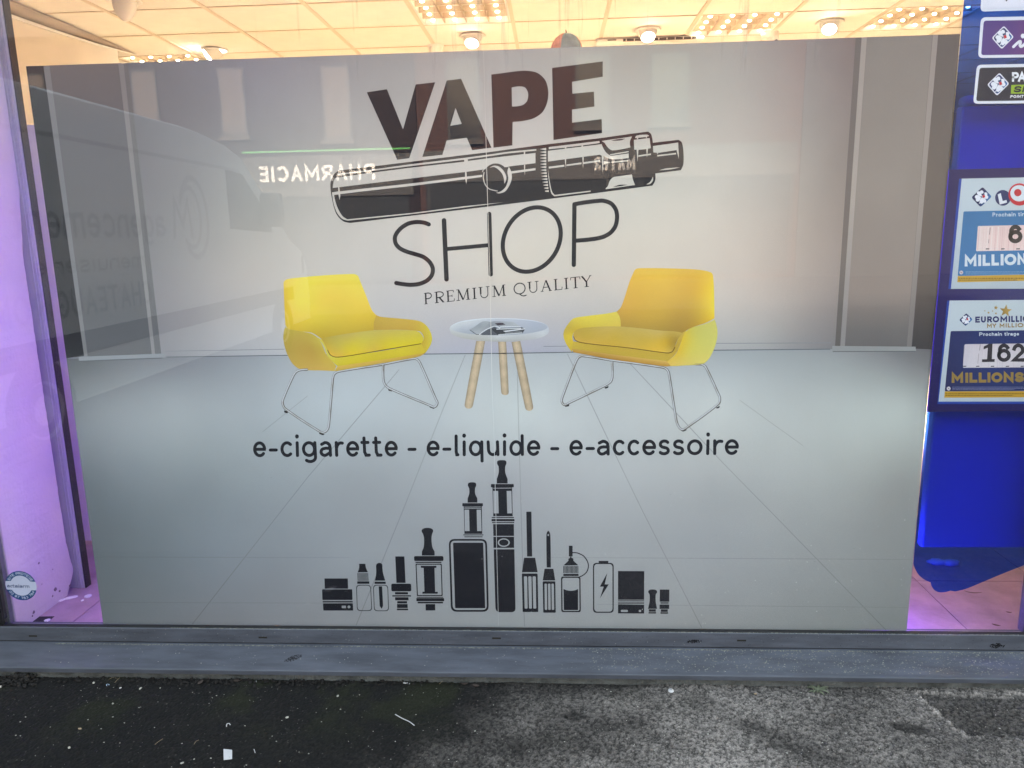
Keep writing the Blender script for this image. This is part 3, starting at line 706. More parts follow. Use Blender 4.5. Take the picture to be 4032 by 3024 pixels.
# smoke detector, camera, air conditioner
c = PZ(1715, 178, ZC); r = empty('smoke_detector', (c[0], c[1], ZC), 'white round smoke detector on the ceiling left of the sheet seam', 'detector')
lathe('base', [(0.0005, -0.012), (0.060, -0.012), (0.064, 0.0)], (c[0], c[1], ZC-0.001), (0, 0, 1), M['white'], r)
lathe('dome', [(0.0005, -0.058), (0.030, -0.056), (0.048, -0.045), (0.054, -0.0125)], (c[0], c[1], ZC-0.001), (0, 0, 1), M['white'], r)
c = PZ(3032, 126, ZC); r = empty('security_camera', (c[0], c[1], ZC), 'white dome security camera on the ceiling with a dark lens', 'camera')
lathe('mount', [(0.0005, -0.045), (0.058, -0.045), (0.062, -0.01), (0.062, 0.0)], (c[0], c[1], ZC-0.001), (0, 0, 1), M['white'], r)
lathe('eye', [(0.0005, 0.050), (0.02, 0.046), (0.036, 0.032), (0.045, 0.0)], (c[0]+0.015, c[1]-0.01, ZC-0.040), (0.35, -0.55, -0.75), M['white'], r)
lathe('camera_lens', [(0.0005, 0.006), (0.017, 0.004), (0.019, 0.0)], Vector((c[0]+0.015, c[1]-0.01, ZC-0.040))+Vector((0.35, -0.55, -0.75)).normalized()*0.047, (0.35, -0.55, -0.75), M['dark'], r)
a_ = PZ(2345, 160, ZC); b_ = PZ(2650, 143, ZC)
r = empty('air_conditioner', ((a_[0]+b_[0])/2, a_[1]+0.35, ZC), 'cream ceiling cassette air conditioner with a dark grille', 'air conditioner')
x0, x1, y0 = a_[0], a_[0]+0.80, min(a_[1], b_[1])-0.02
box('casing', (x0, y0, ZC-0.030), (x1, y0+0.8, ZC-0.0005), M['white'], r, 0.012)
bm = bmesh.new(); add_box(bm, (x0+0.20, y0-0.004, ZC-0.028), (x1-0.06, y0+0.02, ZC-0.010)); bm_obj('grille', bm, M['dark'], r)
for k in range(9): box('fin', (x0+0.22+k*0.06, y0-0.007, ZC-0.027), (x0+0.226+k*0.06, y0-0.0042, ZC-0.011), M['white'], r)
box('badge', (x0+0.085, y0-0.006, ZC-0.020), (x0+0.15, y0-0.0002, ZC-0.012), M['dark'], r)
# domed segmented shade with a stalk
c = PY(2231, 190, 1.5); top = PY(2231, 130, 1.5); cz = top[2]
r = empty('domed_shade', (c[0], 1.5, cz-0.5), 'patchwork coral and teal domed shade with a thin stalk peeking above the sheet', 'lampshade')
M['coral'] = mat('coral_paper', (0.80, 0.44, 0.38), 0.8, noise=0.25, nscale=30); M['teal'] = mat('teal_paper', (0.36, 0.53, 0.62), 0.8, noise=0.22, nscale=26)
R = 0.052*1.0
prof = [(0.003, 0), (0.028, -0.006), (0.050, -0.022), (0.066, -0.048), (0.077, -0.085), (0.083, -0.14), (0.080, -0.20), (0.065, -0.27), (0.04, -0.33)]
for k in range(8):
    V, F = [], []; m_ = 6
    for rr, hh in prof:
        for j in range(m_+1):
            t = 2*math.pi*(k+0.5+j/m_)/8; bul = 1+0.05*math.sin(math.pi*j/m_)
            V.append((c[0]+rr*bul*math.cos(t), 1.5+rr*bul*math.sin(t), cz+hh))
    for i in range(len(prof)-1):
        for j in range(m_): q0 = i*(m_+1)+j; F.append((q0, q0+1, q0+m_+2, q0+m_+1))
    mesh('segment', V, F, M['coral'] if k in (3, 4, 7, 1) else M['teal'], r, True)
bm = bmesh.new(); add_cyl(bm, (c[0], 1.5, cz-0.003), (c[0]-0.003, 1.5, cz+0.014), 0.003, 0.002, 8); bm_obj('stalk', bm, M['pit'], r)
bm = bmesh.new(); add_cyl(bm, (c[0], 1.5, ZF+0.005), (c[0], 1.5, cz-0.33), 0.012, 0.012, 12); add_cyl(bm, (c[0], 1.5, ZF), (c[0], 1.5, ZF+0.02), 0.14, 0.13, 24); bm_obj('stand', bm, M['dark'], r)

# violet LED strips along the hidden back edges of the printed sheet: the lit lamps of the display
M['violet'] = emit_material('lit_violet_strip', (0.30, 0.11, 1.0), 1.5*LAMPK)
VIO = (0.24, 0.085, 1.0)
def led_strip(x, z0, z1, ang, e, label, w=0.03, tilt=0.0):
    r = empty('led_strip', (x, 0.030, z0), label, 'LED strip', 'violet strips behind the printed sheet')
    box('channel', (x-0.008, 0.0135, z0), (x+0.008, 0.022, z1), M['white'], r)
    box('diffuser', (x-0.006, 0.0222, z0+0.005), (x+0.006, 0.0262, z1-0.005), M['violet'], r)
    ld = bpy.data.lights.new('violet_lamp', 'AREA'); ld.shape = 'RECTANGLE'; ld.size = w; ld.size_y = z1-z0-0.05; ld.energy = e*LAMPK; ld.color = VIO
    lo = bpy.data.objects.new('violet_lamp', ld); COL.objects.link(lo); lo.parent = r
    lo.location = (0.020*math.sin(ang), 0.012 if tilt == 0 else 0.050, (z1-z0)/2)
    # area lamps shine along local -Z; turn it into the window, ang from straight in (towards -x for negative)
    d = Vector((math.sin(ang), math.cos(ang), 0)); zz = -d; d = (d+Vector((0, 0, tilt))).normalized(); zz = -d; xx = Vector((0, 0, 1)).cross(zz).normalized(); yy = zz.cross(xx)
    lo.rotation_euler = Matrix((xx, yy, zz)).transposed().to_euler()
    return r
led_strip(-1.42, 0.16, 1.88, math.radians(-42), 2.5, 'violet LED strip hidden behind the left edge of the printed sheet')
led_strip(0.98, 0.12, 0.40, math.radians(50), 1.5, 'violet LED strip hidden behind the right edge of the printed sheet', 0.03, -0.4)

# white display cabinet seen through the blue film
ca = PY(3790, 375, .10); cb = PY(3620, 2157, .10)
r = empty('display_cabinet', (1.5, 0.2, ZF), 'white cabinet standing behind the blue film', 'cabinet')
M['cab'] = mat('cabinet_white', (0.55, 0.55, 0.57), 0.4, noise=0.03)
box('back_panel', (ca[0]+0.002, 0.10, cb[2]), (1.98, 0.135, ca[2]-0.03), M['cab'], r, 0.006)
box('top_cap', (ca[0]+0.006, 0.093, ca[2]-0.028), (1.98, 0.142, ca[2]), M['cab'], r, 0.012)
for x in (1.62, 1.92): box('foot_post', (x-0.02, 0.16, ZF), (x+0.02, 0.20, ca[2]-0.2), M['dark'], r)
bm = bmesh.new(); add_box(bm, (1.25, 0.136, ZF+0.0), (1.97, 0.155, 0.36)); 
# crumpled cloth lump on the floor under the cabinet
M['cloth'] = mat('pale_cloth', (0.75, 0.75, 0.78), 0.8); bm.free()
p = PZ(3690, 2225, ZF); bm = bmesh.new(); blob(bm, (p[0], p[1], ZF+0.014), 0.03, (1.3, 0.7, 0.45), 0.22, 2); blob(bm, (p[0]+0.05, p[1]-0.005, ZF+0.013), 0.026, (1.3, 0.7, 0.5), 0.22, 2)
o = bm_obj('crumpled_tissue', bm, M['cloth'], None, True, (p[0], p[1], ZF)); tag(o, 'crumpled pale tissue on the floor behind the blue film', 'tissue')

# bits lying on the inner floor
M['chip'] = mat('plaster_chip', (0.80, 0.78, 0.76), 0.8, noise=0.1)
for (u, v, sx, sy, lab) in ((280, 2356, .024, .008, 'longest white plaster chip beside the plaster return'), (346, 2350, .014, .011, 'squarish plaster chip farthest right on the inner floor'),
                            (247, 2365, .016, .006, 'thin plaster chip touching the foot of the plaster return'), (186, 2446, .011, .008, 'plaster crumb lying in the dark gap at the window corner'), (325, 2367, .006, .002, 'smallest plaster flake on the inner floor')):
    p = PZ(u, v, ZF); a0 = RNG.uniform(0, 1)+0.5
    pts = [(p[0]+sx*rr*math.cos(t)*math.cos(a0)-sy*rr*math.sin(t)*math.sin(a0), p[1]+sx*rr*math.cos(t)*math.sin(a0)+sy*rr*math.sin(t)*math.cos(a0), ZF+0.0012) for t, rr in [(2*math.pi*k/7, RNG.uniform(.8, 1.15)) for k in range(7)]]
    tag(flake('plaster_chip', pts, M['chip'], None, 0.005), lab, 'plaster chip', 'chips of plaster on the inner floor')
M['leaf'] = mat('dry_leaf', (0.10, 0.060, 0.035), 0.8, noise=0.4, nscale=60)
def leaf(u, v, z, L, Wd, ang, lab, cat='leaf', m=None, curl=0.25, group=None, name='dry_leaf'):
    p = PZ(u, v, z); V = []; F = []; n = 8
    for k in range(n+1):
        t = k/n; w = Wd*math.sin(math.pi*min(1, t*1.02+0.01))**0.8; x = (t-.5)*L; h = curl*L*(t-.5)**2*1.5
        for s_, hh in ((-1, curl*w*.5), (0, 0), (1, curl*w*.5)): V.append((p[0]+x*math.cos(ang)-s_*w/2*math.sin(ang), p[1]+x*math.sin(ang)+s_*w/2*math.cos(ang), z+0.0015+h+hh))
    for k in range(n):
        for j in (0, 1): q0 = k*3+j; F.append((q0, q0+1, q0+4, q0+3))
    o = mesh(name, V, F, m or M['leaf'], None, True, (p[0], p[1], z))
    md = o.modifiers.new('thickness', 'SOLIDIFY'); md.thickness = 0.0006
    return tag(o, lab, cat, group)
leaf(3972, 2413, ZF, .020, .007, -.2, 'small dark leaf on the violet floor, farther from the glass')
leaf(3922, 2464, ZF, .026, .010, -.5, 'brown torn leaf on the violet floor close to the glass')
leaf(3830, 2336, ZF, .060, .006, -.22, 'thin brown twig on the floor beside the blue film', 'twig', name='twig')
# broken hole in the inner sill corner
p = PZ(172, 2440, ZF); M['hole'] = mat('dark_hole', (0.03, 0.022, 0.02), 0.9)
tag(flake('broken_tile_gap', [PZ(124, 2449, ZF+.001), PZ(150, 2428, ZF+.001), PZ(215, 2427, ZF+.001), PZ(196, 2443, ZF+.001), PZ(180, 2449, ZF+.001)], M['hole'], None, 0.0006), 'dark broken gap in the floor at the corner of the plaster return', 'gap')
# ================================================================== THE PRINTED SHEET ON THE GLASS
PP = 0.0118                           # plane of the sheet, just behind the glass
M['print'] = print_material('printed_vinyl', 0.6, 0.04, 0.035, 420)
PG = 1.10                             # print gain (ink reflectance for the colours sampled from the photograph)
INK = (33, 33, 40)
pa = PY(102, 261, PP); pb = PY(3781, 133.6, PP); pcn = PY(3569.8, 2485.4, PP); pdn = PY(407, 2459.2, PP)
x0p, x1p = 0.5*(pa[0]+pdn[0]), 0.5*(pb[0]+pcn[0]); z0p, z1p = 0.5*(pcn[2]+pdn[2])+0.002, 0.5*(pa[2]+pb[2])
po = empty('printed_window_sheet', (0, PP, z0p), 'huge printed vape shop sheet with two yellow armchairs stuck inside the window', 'window graphic')
def PRJ(x, z, y=PP):
    d = np.array([x, y, z])-EYE; q = d[0]*AX+d[1]*AY+d[2]*AZ; return (CX+FPX*q[0]/q[2], CY+FPX*q[1]/q[2])
c_tl, c_tr, c_br, c_bl = PRJ(x0p, z1p), PRJ(x1p, z1p), PRJ(x1p, z0p), PRJ(x0p, z0p)
def edge(p, q, v): t = (v-p[1])/(q[1]-p[1]); return p[0]+t*(q[0]-p[0])
def botv(u): t = (u-c_bl[0])/(c_br[0]-c_bl[0]); return c_bl[1]+t*(c_br[1]-c_bl[1])
def topv(u): t = (u-c_tl[0])/(c_tr[0]-c_tl[0]); return c_tl[1]+t*(c_tr[1]-c_tl[1])
box('backing', (x0p, PP+0.0002, z0p), (x1p, PP+0.0007, z1p), M['white'], po)
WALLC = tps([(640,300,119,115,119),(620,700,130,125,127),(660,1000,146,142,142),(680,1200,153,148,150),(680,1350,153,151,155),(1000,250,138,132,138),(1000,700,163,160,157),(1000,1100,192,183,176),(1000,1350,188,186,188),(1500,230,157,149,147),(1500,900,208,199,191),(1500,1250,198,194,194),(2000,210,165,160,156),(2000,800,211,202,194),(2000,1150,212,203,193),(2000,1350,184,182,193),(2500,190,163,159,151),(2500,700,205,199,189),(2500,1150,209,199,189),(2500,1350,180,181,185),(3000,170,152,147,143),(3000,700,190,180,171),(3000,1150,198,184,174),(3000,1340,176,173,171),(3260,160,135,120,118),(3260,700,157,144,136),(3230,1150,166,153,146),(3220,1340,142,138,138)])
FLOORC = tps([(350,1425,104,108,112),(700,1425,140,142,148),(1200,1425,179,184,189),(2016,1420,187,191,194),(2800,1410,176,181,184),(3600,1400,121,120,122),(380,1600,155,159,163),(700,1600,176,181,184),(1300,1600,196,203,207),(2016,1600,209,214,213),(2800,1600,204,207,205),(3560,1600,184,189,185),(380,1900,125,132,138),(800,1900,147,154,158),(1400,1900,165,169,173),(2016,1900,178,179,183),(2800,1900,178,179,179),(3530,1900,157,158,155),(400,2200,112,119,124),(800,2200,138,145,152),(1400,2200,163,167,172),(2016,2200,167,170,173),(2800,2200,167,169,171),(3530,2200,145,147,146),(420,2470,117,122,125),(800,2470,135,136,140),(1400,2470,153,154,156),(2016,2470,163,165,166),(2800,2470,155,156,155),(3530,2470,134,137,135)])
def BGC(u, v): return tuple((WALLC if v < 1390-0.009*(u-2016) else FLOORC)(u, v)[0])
sh = Sheet(PP)
flv = lambda u: 1391-0.0125*(u-2016)
# wall and floor laid as strips whose ends follow the sheet's edges
def strip(fn, top, bot, nu, nv):
    V, C = [], []
    for i in range(nv+1):
        for j in range(nu+1):
            t = i/nv; s_ = j/nu
            ut = c_tl[0]+s_*(c_tr[0]-c_tl[0]); 
            # straight line from the top edge of the sheet to its bottom edge
            A = np.array([c_tl[0]+s_*(c_tr[0]-c_tl[0]), topv(c_tl[0]+s_*(c_tr[0]-c_tl[0]))]); B = np.array([c_bl[0]+s_*(c_br[0]-c_bl[0]), botv(c_bl[0]+s_*(c_br[0]-c_bl[0]))])
            # parameter where it crosses the floor line
            k = 0.5
            for _ in range(4): p = A+k*(B-A); k = (flv(p[0])-A[1])/(B[1]-A[1])
            a = {'T': 0.0, 'M': k, 'B': 1.0}[top]; b = {'T': 0.0, 'M': k, 'B': 1.0}[bot]
            V.append(tuple(A+(a+t*(b-a))*(B-A)))
    F = [(i*(nu+1)+j, i*(nu+1)+j+1, (i+1)*(nu+1)+j+1, (i+1)*(nu+1)+j) for i in range(nv) for j in range(nu)]
    c = fn([p[0] for p in V], [p[1] for p in V]); return V, F, [lin(x) for x in c]
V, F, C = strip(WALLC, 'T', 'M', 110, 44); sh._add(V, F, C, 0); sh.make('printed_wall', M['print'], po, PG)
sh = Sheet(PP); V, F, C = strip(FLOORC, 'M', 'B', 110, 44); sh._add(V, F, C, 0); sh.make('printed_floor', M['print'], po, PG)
L1 = 0.00015
def lerpc(stops):
    """colour along v"""
    vs__ = [s_[0] for s_ in stops]
    return lambda u, v: tuple(np.interp(v, vs__, [s_[1][k] for s_ in stops]) for k in range(3))
def quadrow(x_tl, y_t, x_tr, x_bl, y_b, x_br): return [(x_tl, y_t), (x_tr, y_t), (x_br, y_b), (x_bl, y_b)]
# left pillar of the printed room
sh = Sheet(PP)
tl = lambda u: topv(u)
sh.poly([c_tl, (170, tl(170)), (331, 1402), (edge(c_tl, c_bl, 1410), 1410)], lerpc([(250, (58, 54, 58)), (600, (44, 43, 48)), (1300, (50, 50, 55)), (1410, (60, 62, 66))]), L1, cell=60)
sh.poly([(171, tl(171)), (195, tl(195)), (345, 1404), (332, 1404)], lerpc([(250, (122, 116, 117)), (700, (121, 119, 123)), (1400, (137, 137, 139))]), L1, cell=80)
sh.poly([(196, tl(196)), (465, tl(465)), (598, 1397), (346, 1404)], lerpc([(250, (108, 98, 98)), (500, (101, 97, 101)), (1000, (110, 107, 108)), (1250, (101, 102, 106)), (1400, (106, 107, 111))]), L1, cell=50)
sh.poly([(466, tl(466)), (486, tl(486)), (610, 1396), (599, 1397)], lerpc([(250, (126, 117, 117)), (1000, (144, 141, 140)), (1400, (146, 144, 146))]), L1, cell=80)
sh.poly([(487, tl(487)), (503, tl(503)), (635, 1394), (611, 1396)], lerpc([(250, (110, 103, 104)), (1000, (115, 113, 114)), (1400, (110, 111, 115))]), L1, cell=80)
sh.poly(rquad([(310, 1405), (650, 1392), (652, 1406), (310, 1421)], 5), (150, 154, 160), L1*2); sh.stroke([(312, 1422), (640, 1410)], 3, (92, 98, 104), L1*2, cap=False)
sh.make('printed_pillar', M['print'], po, PG)
sh = Sheet(PP)
sh.poly([(3369, tl(3369)), (3392, tl(3392)), (3308, 1364), (3288, 1362)], lerpc([(140, (108, 97, 95)), (1000, (119, 108, 102)), (1360, (101, 97, 95))]), L1, cell=80)
sh.poly([(3393, tl(3393)), (3414, tl(3414)), (3326, 1364), (3309, 1364)], lerpc([(140, (155, 142, 136)), (800, (173, 160, 151)), (1360, (144, 139, 138))]), L1, cell=80)
sh.poly([(3415, tl(3415)), (3672, tl(3672)), (3569, 1364), (3327, 1364)], lerpc([(140, (131, 120, 115)), (700, (148, 136, 128)), (1150, (148, 134, 126)), (1300, (115, 110, 108)), (1364, (108, 104, 104))]), L1, cell=50)
sh.poly([(3673, tl(3673)), (3694, tl(3694)), (3589, 1364), (3570, 1364)], lerpc([(140, (148, 135, 130)), (800, (158, 146, 138)), (1360, (126, 120, 118))]), L1, cell=80)
sh.poly([(3695, tl(3695)), c_tr, (edge(c_tr, c_br, 1376), 1376), (3590, 1372)], lerpc([(140, (94, 84, 83)), (700, (110, 98, 91)), (1100, (101, 90, 83)), (1376, (65, 62, 63))]), L1, cell=50)
sh.poly([(3277, 1362), (3605, 1365), (3607, 1382), (3277, 1383)], (150, 151, 151), L1*2); sh.stroke([(3279, 1384.5), (3605, 1383)], 3, (98, 101, 103), L1*2, cap=False)
sh.make('printed_pillar', M['print'], po, PG)
sh = Sheet(PP)   # skirting, floor line and joints
for a_, b_ in (((654, 1383), (1120, 1375)), ((2820, 1352), (3272, 1350)), ((2140, 1364), (2230, 1363))): sh.stroke([a_, b_], 2.2, (134, 138, 143), L1, cap=False)
sh.stroke([(654, 1406), (1150, 1399), (2016, 1391), (2300, 1386), (2800, 1379), (3268, 1375)], 3.6, (104, 110, 116), L1, cap=False)
JO = [((1572, 1455), (1215, 1875), (757, 2458)), ((1832, 1397), (1740, 1622), (1584, 2016), (1402, 2462)), ((2037, 1462), (2041, 1632), (2052, 2016), (2065, 2466)), ((2234, 1393), (2460, 1868), (2532, 2016), (2763, 2471)), ((2470, 1420), (2844, 1820), (3036, 2016), (3488, 2480))]
for j in JO: sh.stroke(j, 3.4, lambda u, v: tuple(x*0.88 for x in FLOORC(u, v)[0]), L1, cap=False)
for j in (((1212, 1558), (1033, 1701)), ((2913, 1576), (3162, 1755))): sh.stroke(j, 2.4, lambda u, v: tuple(x*0.88 for x in FLOORC(u, v)[0]), L1, cap=False)
for j in (((374, 2193), (1380, 2196)), ((2150, 2195), (3590, 2203)), ((396, 2372), (1400, 2375)), ((2350, 2380), (3578, 2392))): sh.stroke(j, 2.4, lambda u, v: tuple(x*0.945 for x in FLOORC(u, v)[0]), L1*1.3, cap=False)
sh.make('printed_floor_joints', M['print'], po, PG)

# ---- armchairs
def chair(org, S, org2, spec, legs, feet, seam, name):
    r = empty(name, (0, PP, z0p)); r.parent = po; r.location = (0, 0, 0)
    for nm, outline, cf, lay in spec:
        s_ = Sheet(PP); o2 = smooth(Z(org, S, outline)); f = tps([(org[0]+u*S, org[1]+v*S, c[0], c[1]*.995, c[2]*.92) for u, v, c in cf], 1e-4)
        s_.poly(o2, one(f), L1*lay, cell=22); s_.make(nm, M['print'], r, PG)
    s_ = Sheet(PP); s_.stroke(smooth(Z(org, S, seam), False), 2.4, (92, 62, 26), L1*8); s_.make('seam', M['print'], r, PG)
    lg = smooth(Z(org2, S, legs), False, 6)
    s_ = Sheet(PP); s_.stroke(lg, 9.2, (112, 107, 103), L1*3, cap=False)
    s_.stroke([(p[0]-0.8, p[1]-0.6) for p in lg], 5.6, lambda u, v: (176, 178, 182) if (int(u/23)+int(v/31)) % 3 else (146, 140, 132), L1*4, cap=False)
    s_.stroke([(p[0]-1.6, p[1]-1.0) for p in lg], 1.8, (222, 226, 230), L1*5, cap=False); s_.make('tube_leg', M['print'], r, PG)
    for ft in feet:
        s_ = Sheet(PP); s_.poly(Z(org2, S, ft), (34, 34, 38), L1*2); s_.make('foot', M['print'], r, PG)
    return r
S3 = 664/2212
LY = [
 ('backrest', [(120,240),(150,205,1),(230,185),(600,150,1),(1040,128,1),(1095,150,1),(1110,180),(1200,400,1),(1280,600,1),(1340,670),(1308,760,1),(1305,872),(960,915,1),(610,975),(540,925,1),(480,898,1),(200,858,1),(145,800),(130,500,1)],
  [(130,230,(236,205,80)),(600,160,(248,220,92)),(1050,140,(248,220,92)),(130,500,(226,190,76)),(200,500,(244,208,78)),(650,450,(240,208,84)),(1150,400,(244,212,88)),(150,790,(222,190,70)),(600,700,(230,205,78)),(1250,700,(226,194,70)),(600,960,(198,168,60)),(1000,900,(205,176,66)),(1300,860,(204,172,66))], 1),
 ('side_panel', [(145,823),(200,853,1),(480,908,1),(560,958,1),(620,1040,1),(680,1180,1),(790,1310,1),(812,1338),(790,1402),(600,1395),(380,1387,1),(300,1360,1),(220,1280,1),(150,1130,1),(118,980,1),(125,880,1)],
  [(140,850,(196,176,84)),(480,920,(200,178,84)),(150,1100,(188,162,82)),(350,1050,(196,166,84)),(560,1100,(196,168,82)),(650,1200,(206,178,84)),(300,1340,(204,172,90)),(600,1380,(212,178,96)),(790,1390,(214,182,92)),(620,1010,(212,196,92))], 2),
 ('arm', [(1340,668),(1400,690,1),(1700,718,1),(1900,745,1),(1990,800,1),(2050,890,1),(2070,980,1),(2050,1060,1),(1985,1162),(1920,1050),(1960,960,1),(1900,880,1),(1305,866),(1308,760,1)],
  [(1340,700,(206,172,80)),(1600,790,(206,172,82)),(1880,780,(212,180,80)),(2000,860,(214,192,74)),(2055,980,(218,200,76)),(1985,1130,(212,186,66)),(1350,850,(196,162,76)),(1960,1000,(206,176,66))], 2),
 ('base', [(640,1000),(690,1110,1),(740,1200,1),(830,1222),(1400,1140,1),(1930,1040),(1985,1162),(1500,1242),(830,1338),(790,1305,1),(700,1205,1),(640,1060,1),(560,958)],
  [(600,1000,(216,202,92)),(700,1180,(218,208,104)),(820,1290,(218,202,70)),(1200,1230,(218,198,56)),(1700,1130,(220,200,58)),(1950,1080,(214,190,64)),(1400,1250,(214,192,58))], 4),
 ('under_edge', [(830,1336),(1500,1240),(1985,1161),(1900,1212,1),(1400,1302),(830,1402),(790,1402)],
  [(830,1370,(216,182,92)),(1400,1280,(214,178,88)),(1950,1180,(208,172,80)),(1000,1350,(212,178,90))], 4),
 ('cushion', [(610,972),(960,912,1),(1300,868,1),(1500,862,1),(1800,870,1),(1900,890,1),(1950,950,1),(1955,985,1),(1920,1042,1),(1500,1112,1),(1000,1197,1),(800,1220,1),(740,1192,1),(700,1130,1),(650,1030,1)],
  [(650,985,(196,168,72)),(1000,940,(204,182,98)),(1500,880,(208,188,98)),(1880,900,(214,196,84)),(800,1060,(204,184,86)),(1200,1010,(214,198,84)),(1600,960,(216,198,78)),(1900,990,(220,202,62)),(760,1160,(222,186,76)),(1000,1130,(224,202,58)),(1500,1050,(222,202,56)),(850,1210,(226,188,80)),(1300,1140,(222,190,76))], 6)]
chair((1080, 1040), S3, (1080, 1380), LY,
 [(440,252),(340,258,1),(285,285,1),(245,345,1),(125,620,1),(110,690,1),(145,765,1),(600,1065,1),(645,1075,1),(690,1050,1),(715,990,1),(770,370,1),(790,310,1),(845,278,1),(1400,190),(1830,108,1),(1880,122,1),(1920,180,1),(2120,640,1),(2140,690,1),(2105,742,1),(2040,720,1),(1530,508,1),(1460,458,1),(1432,390,1),(1430,185)],
 [[(128,785),(182,802),(172,826),(130,812)],[(588,1078),(662,1100),(640,1113),(592,1096)],[(1493,508),(1552,520),(1546,538),(1498,526)],[(2033,722),(2106,755),(2090,766),(2038,746)]],
 [(700,1128),(735,1190,1),(810,1220,1),(1000,1199,1),(1500,1114,1),(1925,1044)], 'printed_armchair')
RY = [
 ('backrest', [(1060,115),(1090,92,1),(1160,85,1),(1500,88,1),(1900,105,1),(2060,140,1),(2090,180,1),(2105,400,1),(2110,745),(2000,802,1),(1800,872,1),(1690,935),(1400,912,1),(880,852),(870,740,1),(825,655),(880,600,1),(930,470,1),(1000,250,1)],
  [(1090,110,(232,190,82)),(1500,100,(232,192,84)),(2050,150,(236,198,80)),(1100,400,(222,178,78)),(1500,400,(226,184,84)),(1900,350,(226,182,72)),(2060,350,(242,206,66)),(2090,650,(240,210,74)),(900,600,(216,170,78)),(1400,700,(206,168,76)),(1900,700,(204,168,72)),(900,840,(186,152,74)),(1400,890,(184,152,72)),(1700,910,(176,142,66)),(2040,760,(226,188,62))], 1),
 ('arm', [(825,655),(700,680,1),(420,715,1),(260,745,1),(180,830,1),(135,910,1),(130,990,1),(170,1090,1),(240,1187),(260,1060),(250,960,1),(310,890,1),(500,862,1),(880,852),(870,740,1)],
  [(830,680,(228,208,98)),(500,760,(228,208,86)),(260,780,(220,198,86)),(160,920,(204,176,76)),(190,960,(224,196,66)),(220,1100,(214,186,66)),(250,900,(206,176,66)),(500,850,(218,196,84)),(850,830,(222,198,92))], 2),
 ('base', [(240,1130),(260,1045),(340,1058),(1000,1133),(1480,1198,1),(1550,1180,1),(1590,1110,1),(1640,1000,1),(1690,933),(1740,905),(1660,1080,1),(1600,1205,1),(1490,1312),(1475,1305),(800,1222),(235,1142)],
  [(260,1090,(206,178,74)),(700,1150,(200,170,70)),(1200,1220,(202,172,72)),(1480,1260,(204,174,74)),(1600,1120,(196,164,70)),(1690,960,(206,176,80))], 4),
 ('under_edge', [(235,1140),(800,1220),(1490,1308),(1542,1370),(1480,1377),(800,1290),(260,1190)],
  [(260,1160,(196,156,80)),(800,1250,(196,154,78)),(1500,1350,(204,162,84)),(1200,1310,(200,158,80))], 4),
 ('side_panel', [(2112,760),(2000,812,1),(1800,872,1),(1725,930,1),(1662,1080,1),(1600,1212,1),(1488,1312),(1540,1372),(1700,1365,1),(1960,1340,1),(2040,1270,1),(2110,1130,1),(2145,1000,1),(2148,900,1),(2130,810,1)],
  [(2100,800,(212,204,116)),(1850,900,(206,196,104)),(1720,1000,(224,196,70)),(1640,1180,(226,192,70)),(1850,1080,(214,202,104)),(2100,1000,(212,206,118)),(1550,1340,(228,198,104)),(1800,1330,(224,206,118)),(2000,1270,(222,208,118)),(1780,1180,(220,204,100))], 5),
 ('cushion', [(255,960),(290,900,1),(420,865,1),(850,850,1),(1400,905,1),(1690,937,1),(1640,1000,1),(1600,1080,1),(1580,1140,1),(1540,1185,1),(1480,1195,1),(1000,1130,1),(500,1080,1),(340,1055,1),(270,1010,1)],
  [(300,920,(196,166,78)),(700,870,(204,176,98)),(1400,930,(206,180,106)),(1650,960,(196,168,84)),(400,990,(202,170,72)),(800,1000,(206,174,74)),(1200,1040,(208,176,76)),(1480,1060,(208,170,56)),(1580,1060,(170,140,60)),(400,1040,(210,174,80)),(1000,1110,(212,178,80)),(1500,1170,(214,180,82))], 6)]
chair((2180, 1030), S3, (2180, 1370), RY,
 [(1860,214),(1945,218,1),(1995,250,1),(2160,600,1),(2182,660,1),(2165,732,1),(1740,1050,1),(1690,1072,1),(1645,1040,1),(1610,950,1),(1512,330,1),(1482,280,1),(1430,256,1),(750,162),(380,106,1),(335,120,1),(298,170,1),(118,640,1),(106,700,1),(140,748,1),(190,728,1),(690,487,1),(752,440,1),(770,385,1),(768,180)],
 [[(145,752),(206,738),(200,766),(150,773)],[(664,520),(720,498),(716,522),(680,536)],[(1668,1085),(1746,1053),(1741,1082),(1700,1098)],[(2128,785),(2180,758),(2172,786),(2140,796)]],
 [(262,985),(285,1030,1),(340,1057,1),(500,1082,1),(1000,1134,1),(1480,1198,1),(1548,1186,1),(1590,1125)], 'printed_armchair')
# ---- round tray table with magazines
r = empty('printed_side_table', (0, 0, 0)); r.parent = po
T = (1740, 1220); ST = 0.25
def wood(x0, x1, y0, y1, sx):
    def f(u, v):
        z = (v-T[1])/ST; x = (u-T[0])/ST; t = (z-y0)/(y1-y0); c = x0+t*(x1-x0); k = (x-c)/sx
        e = 1-0.24*min(1, abs(k))**2; g_ = 0.04*math.sin(x*0.35+0.7*math.sin(z*.03))
        return tuple(np.array((208, 187, 157))*(e+g_))
    return f
for ol, fn in (([(885,500),(1012,500),(1052,1290,1),(1040,1330,1),(990,1343,1),(945,1325,1),(933,1285,1)], wood(948, 992, 500, 1300, 62)), ([(540,490),(682,492),(492,1495,1),(470,1540,1),(420,1558,1),(370,1535,1),(358,1490,1)], wood(610, 424, 490, 1500, 68)),
               ([(1095,505),(1235,490),(1437,1520,1),(1425,1570,1),(1380,1592,1),(1330,1575,1),(1308,1530,1)], wood(1166, 1372, 500, 1530, 68))):
    s_ = Sheet(PP); s_.poly(smooth(Z(T, ST, ol)), fn, L1, cell=9); s_.make('leg', M['print'], r, PG)
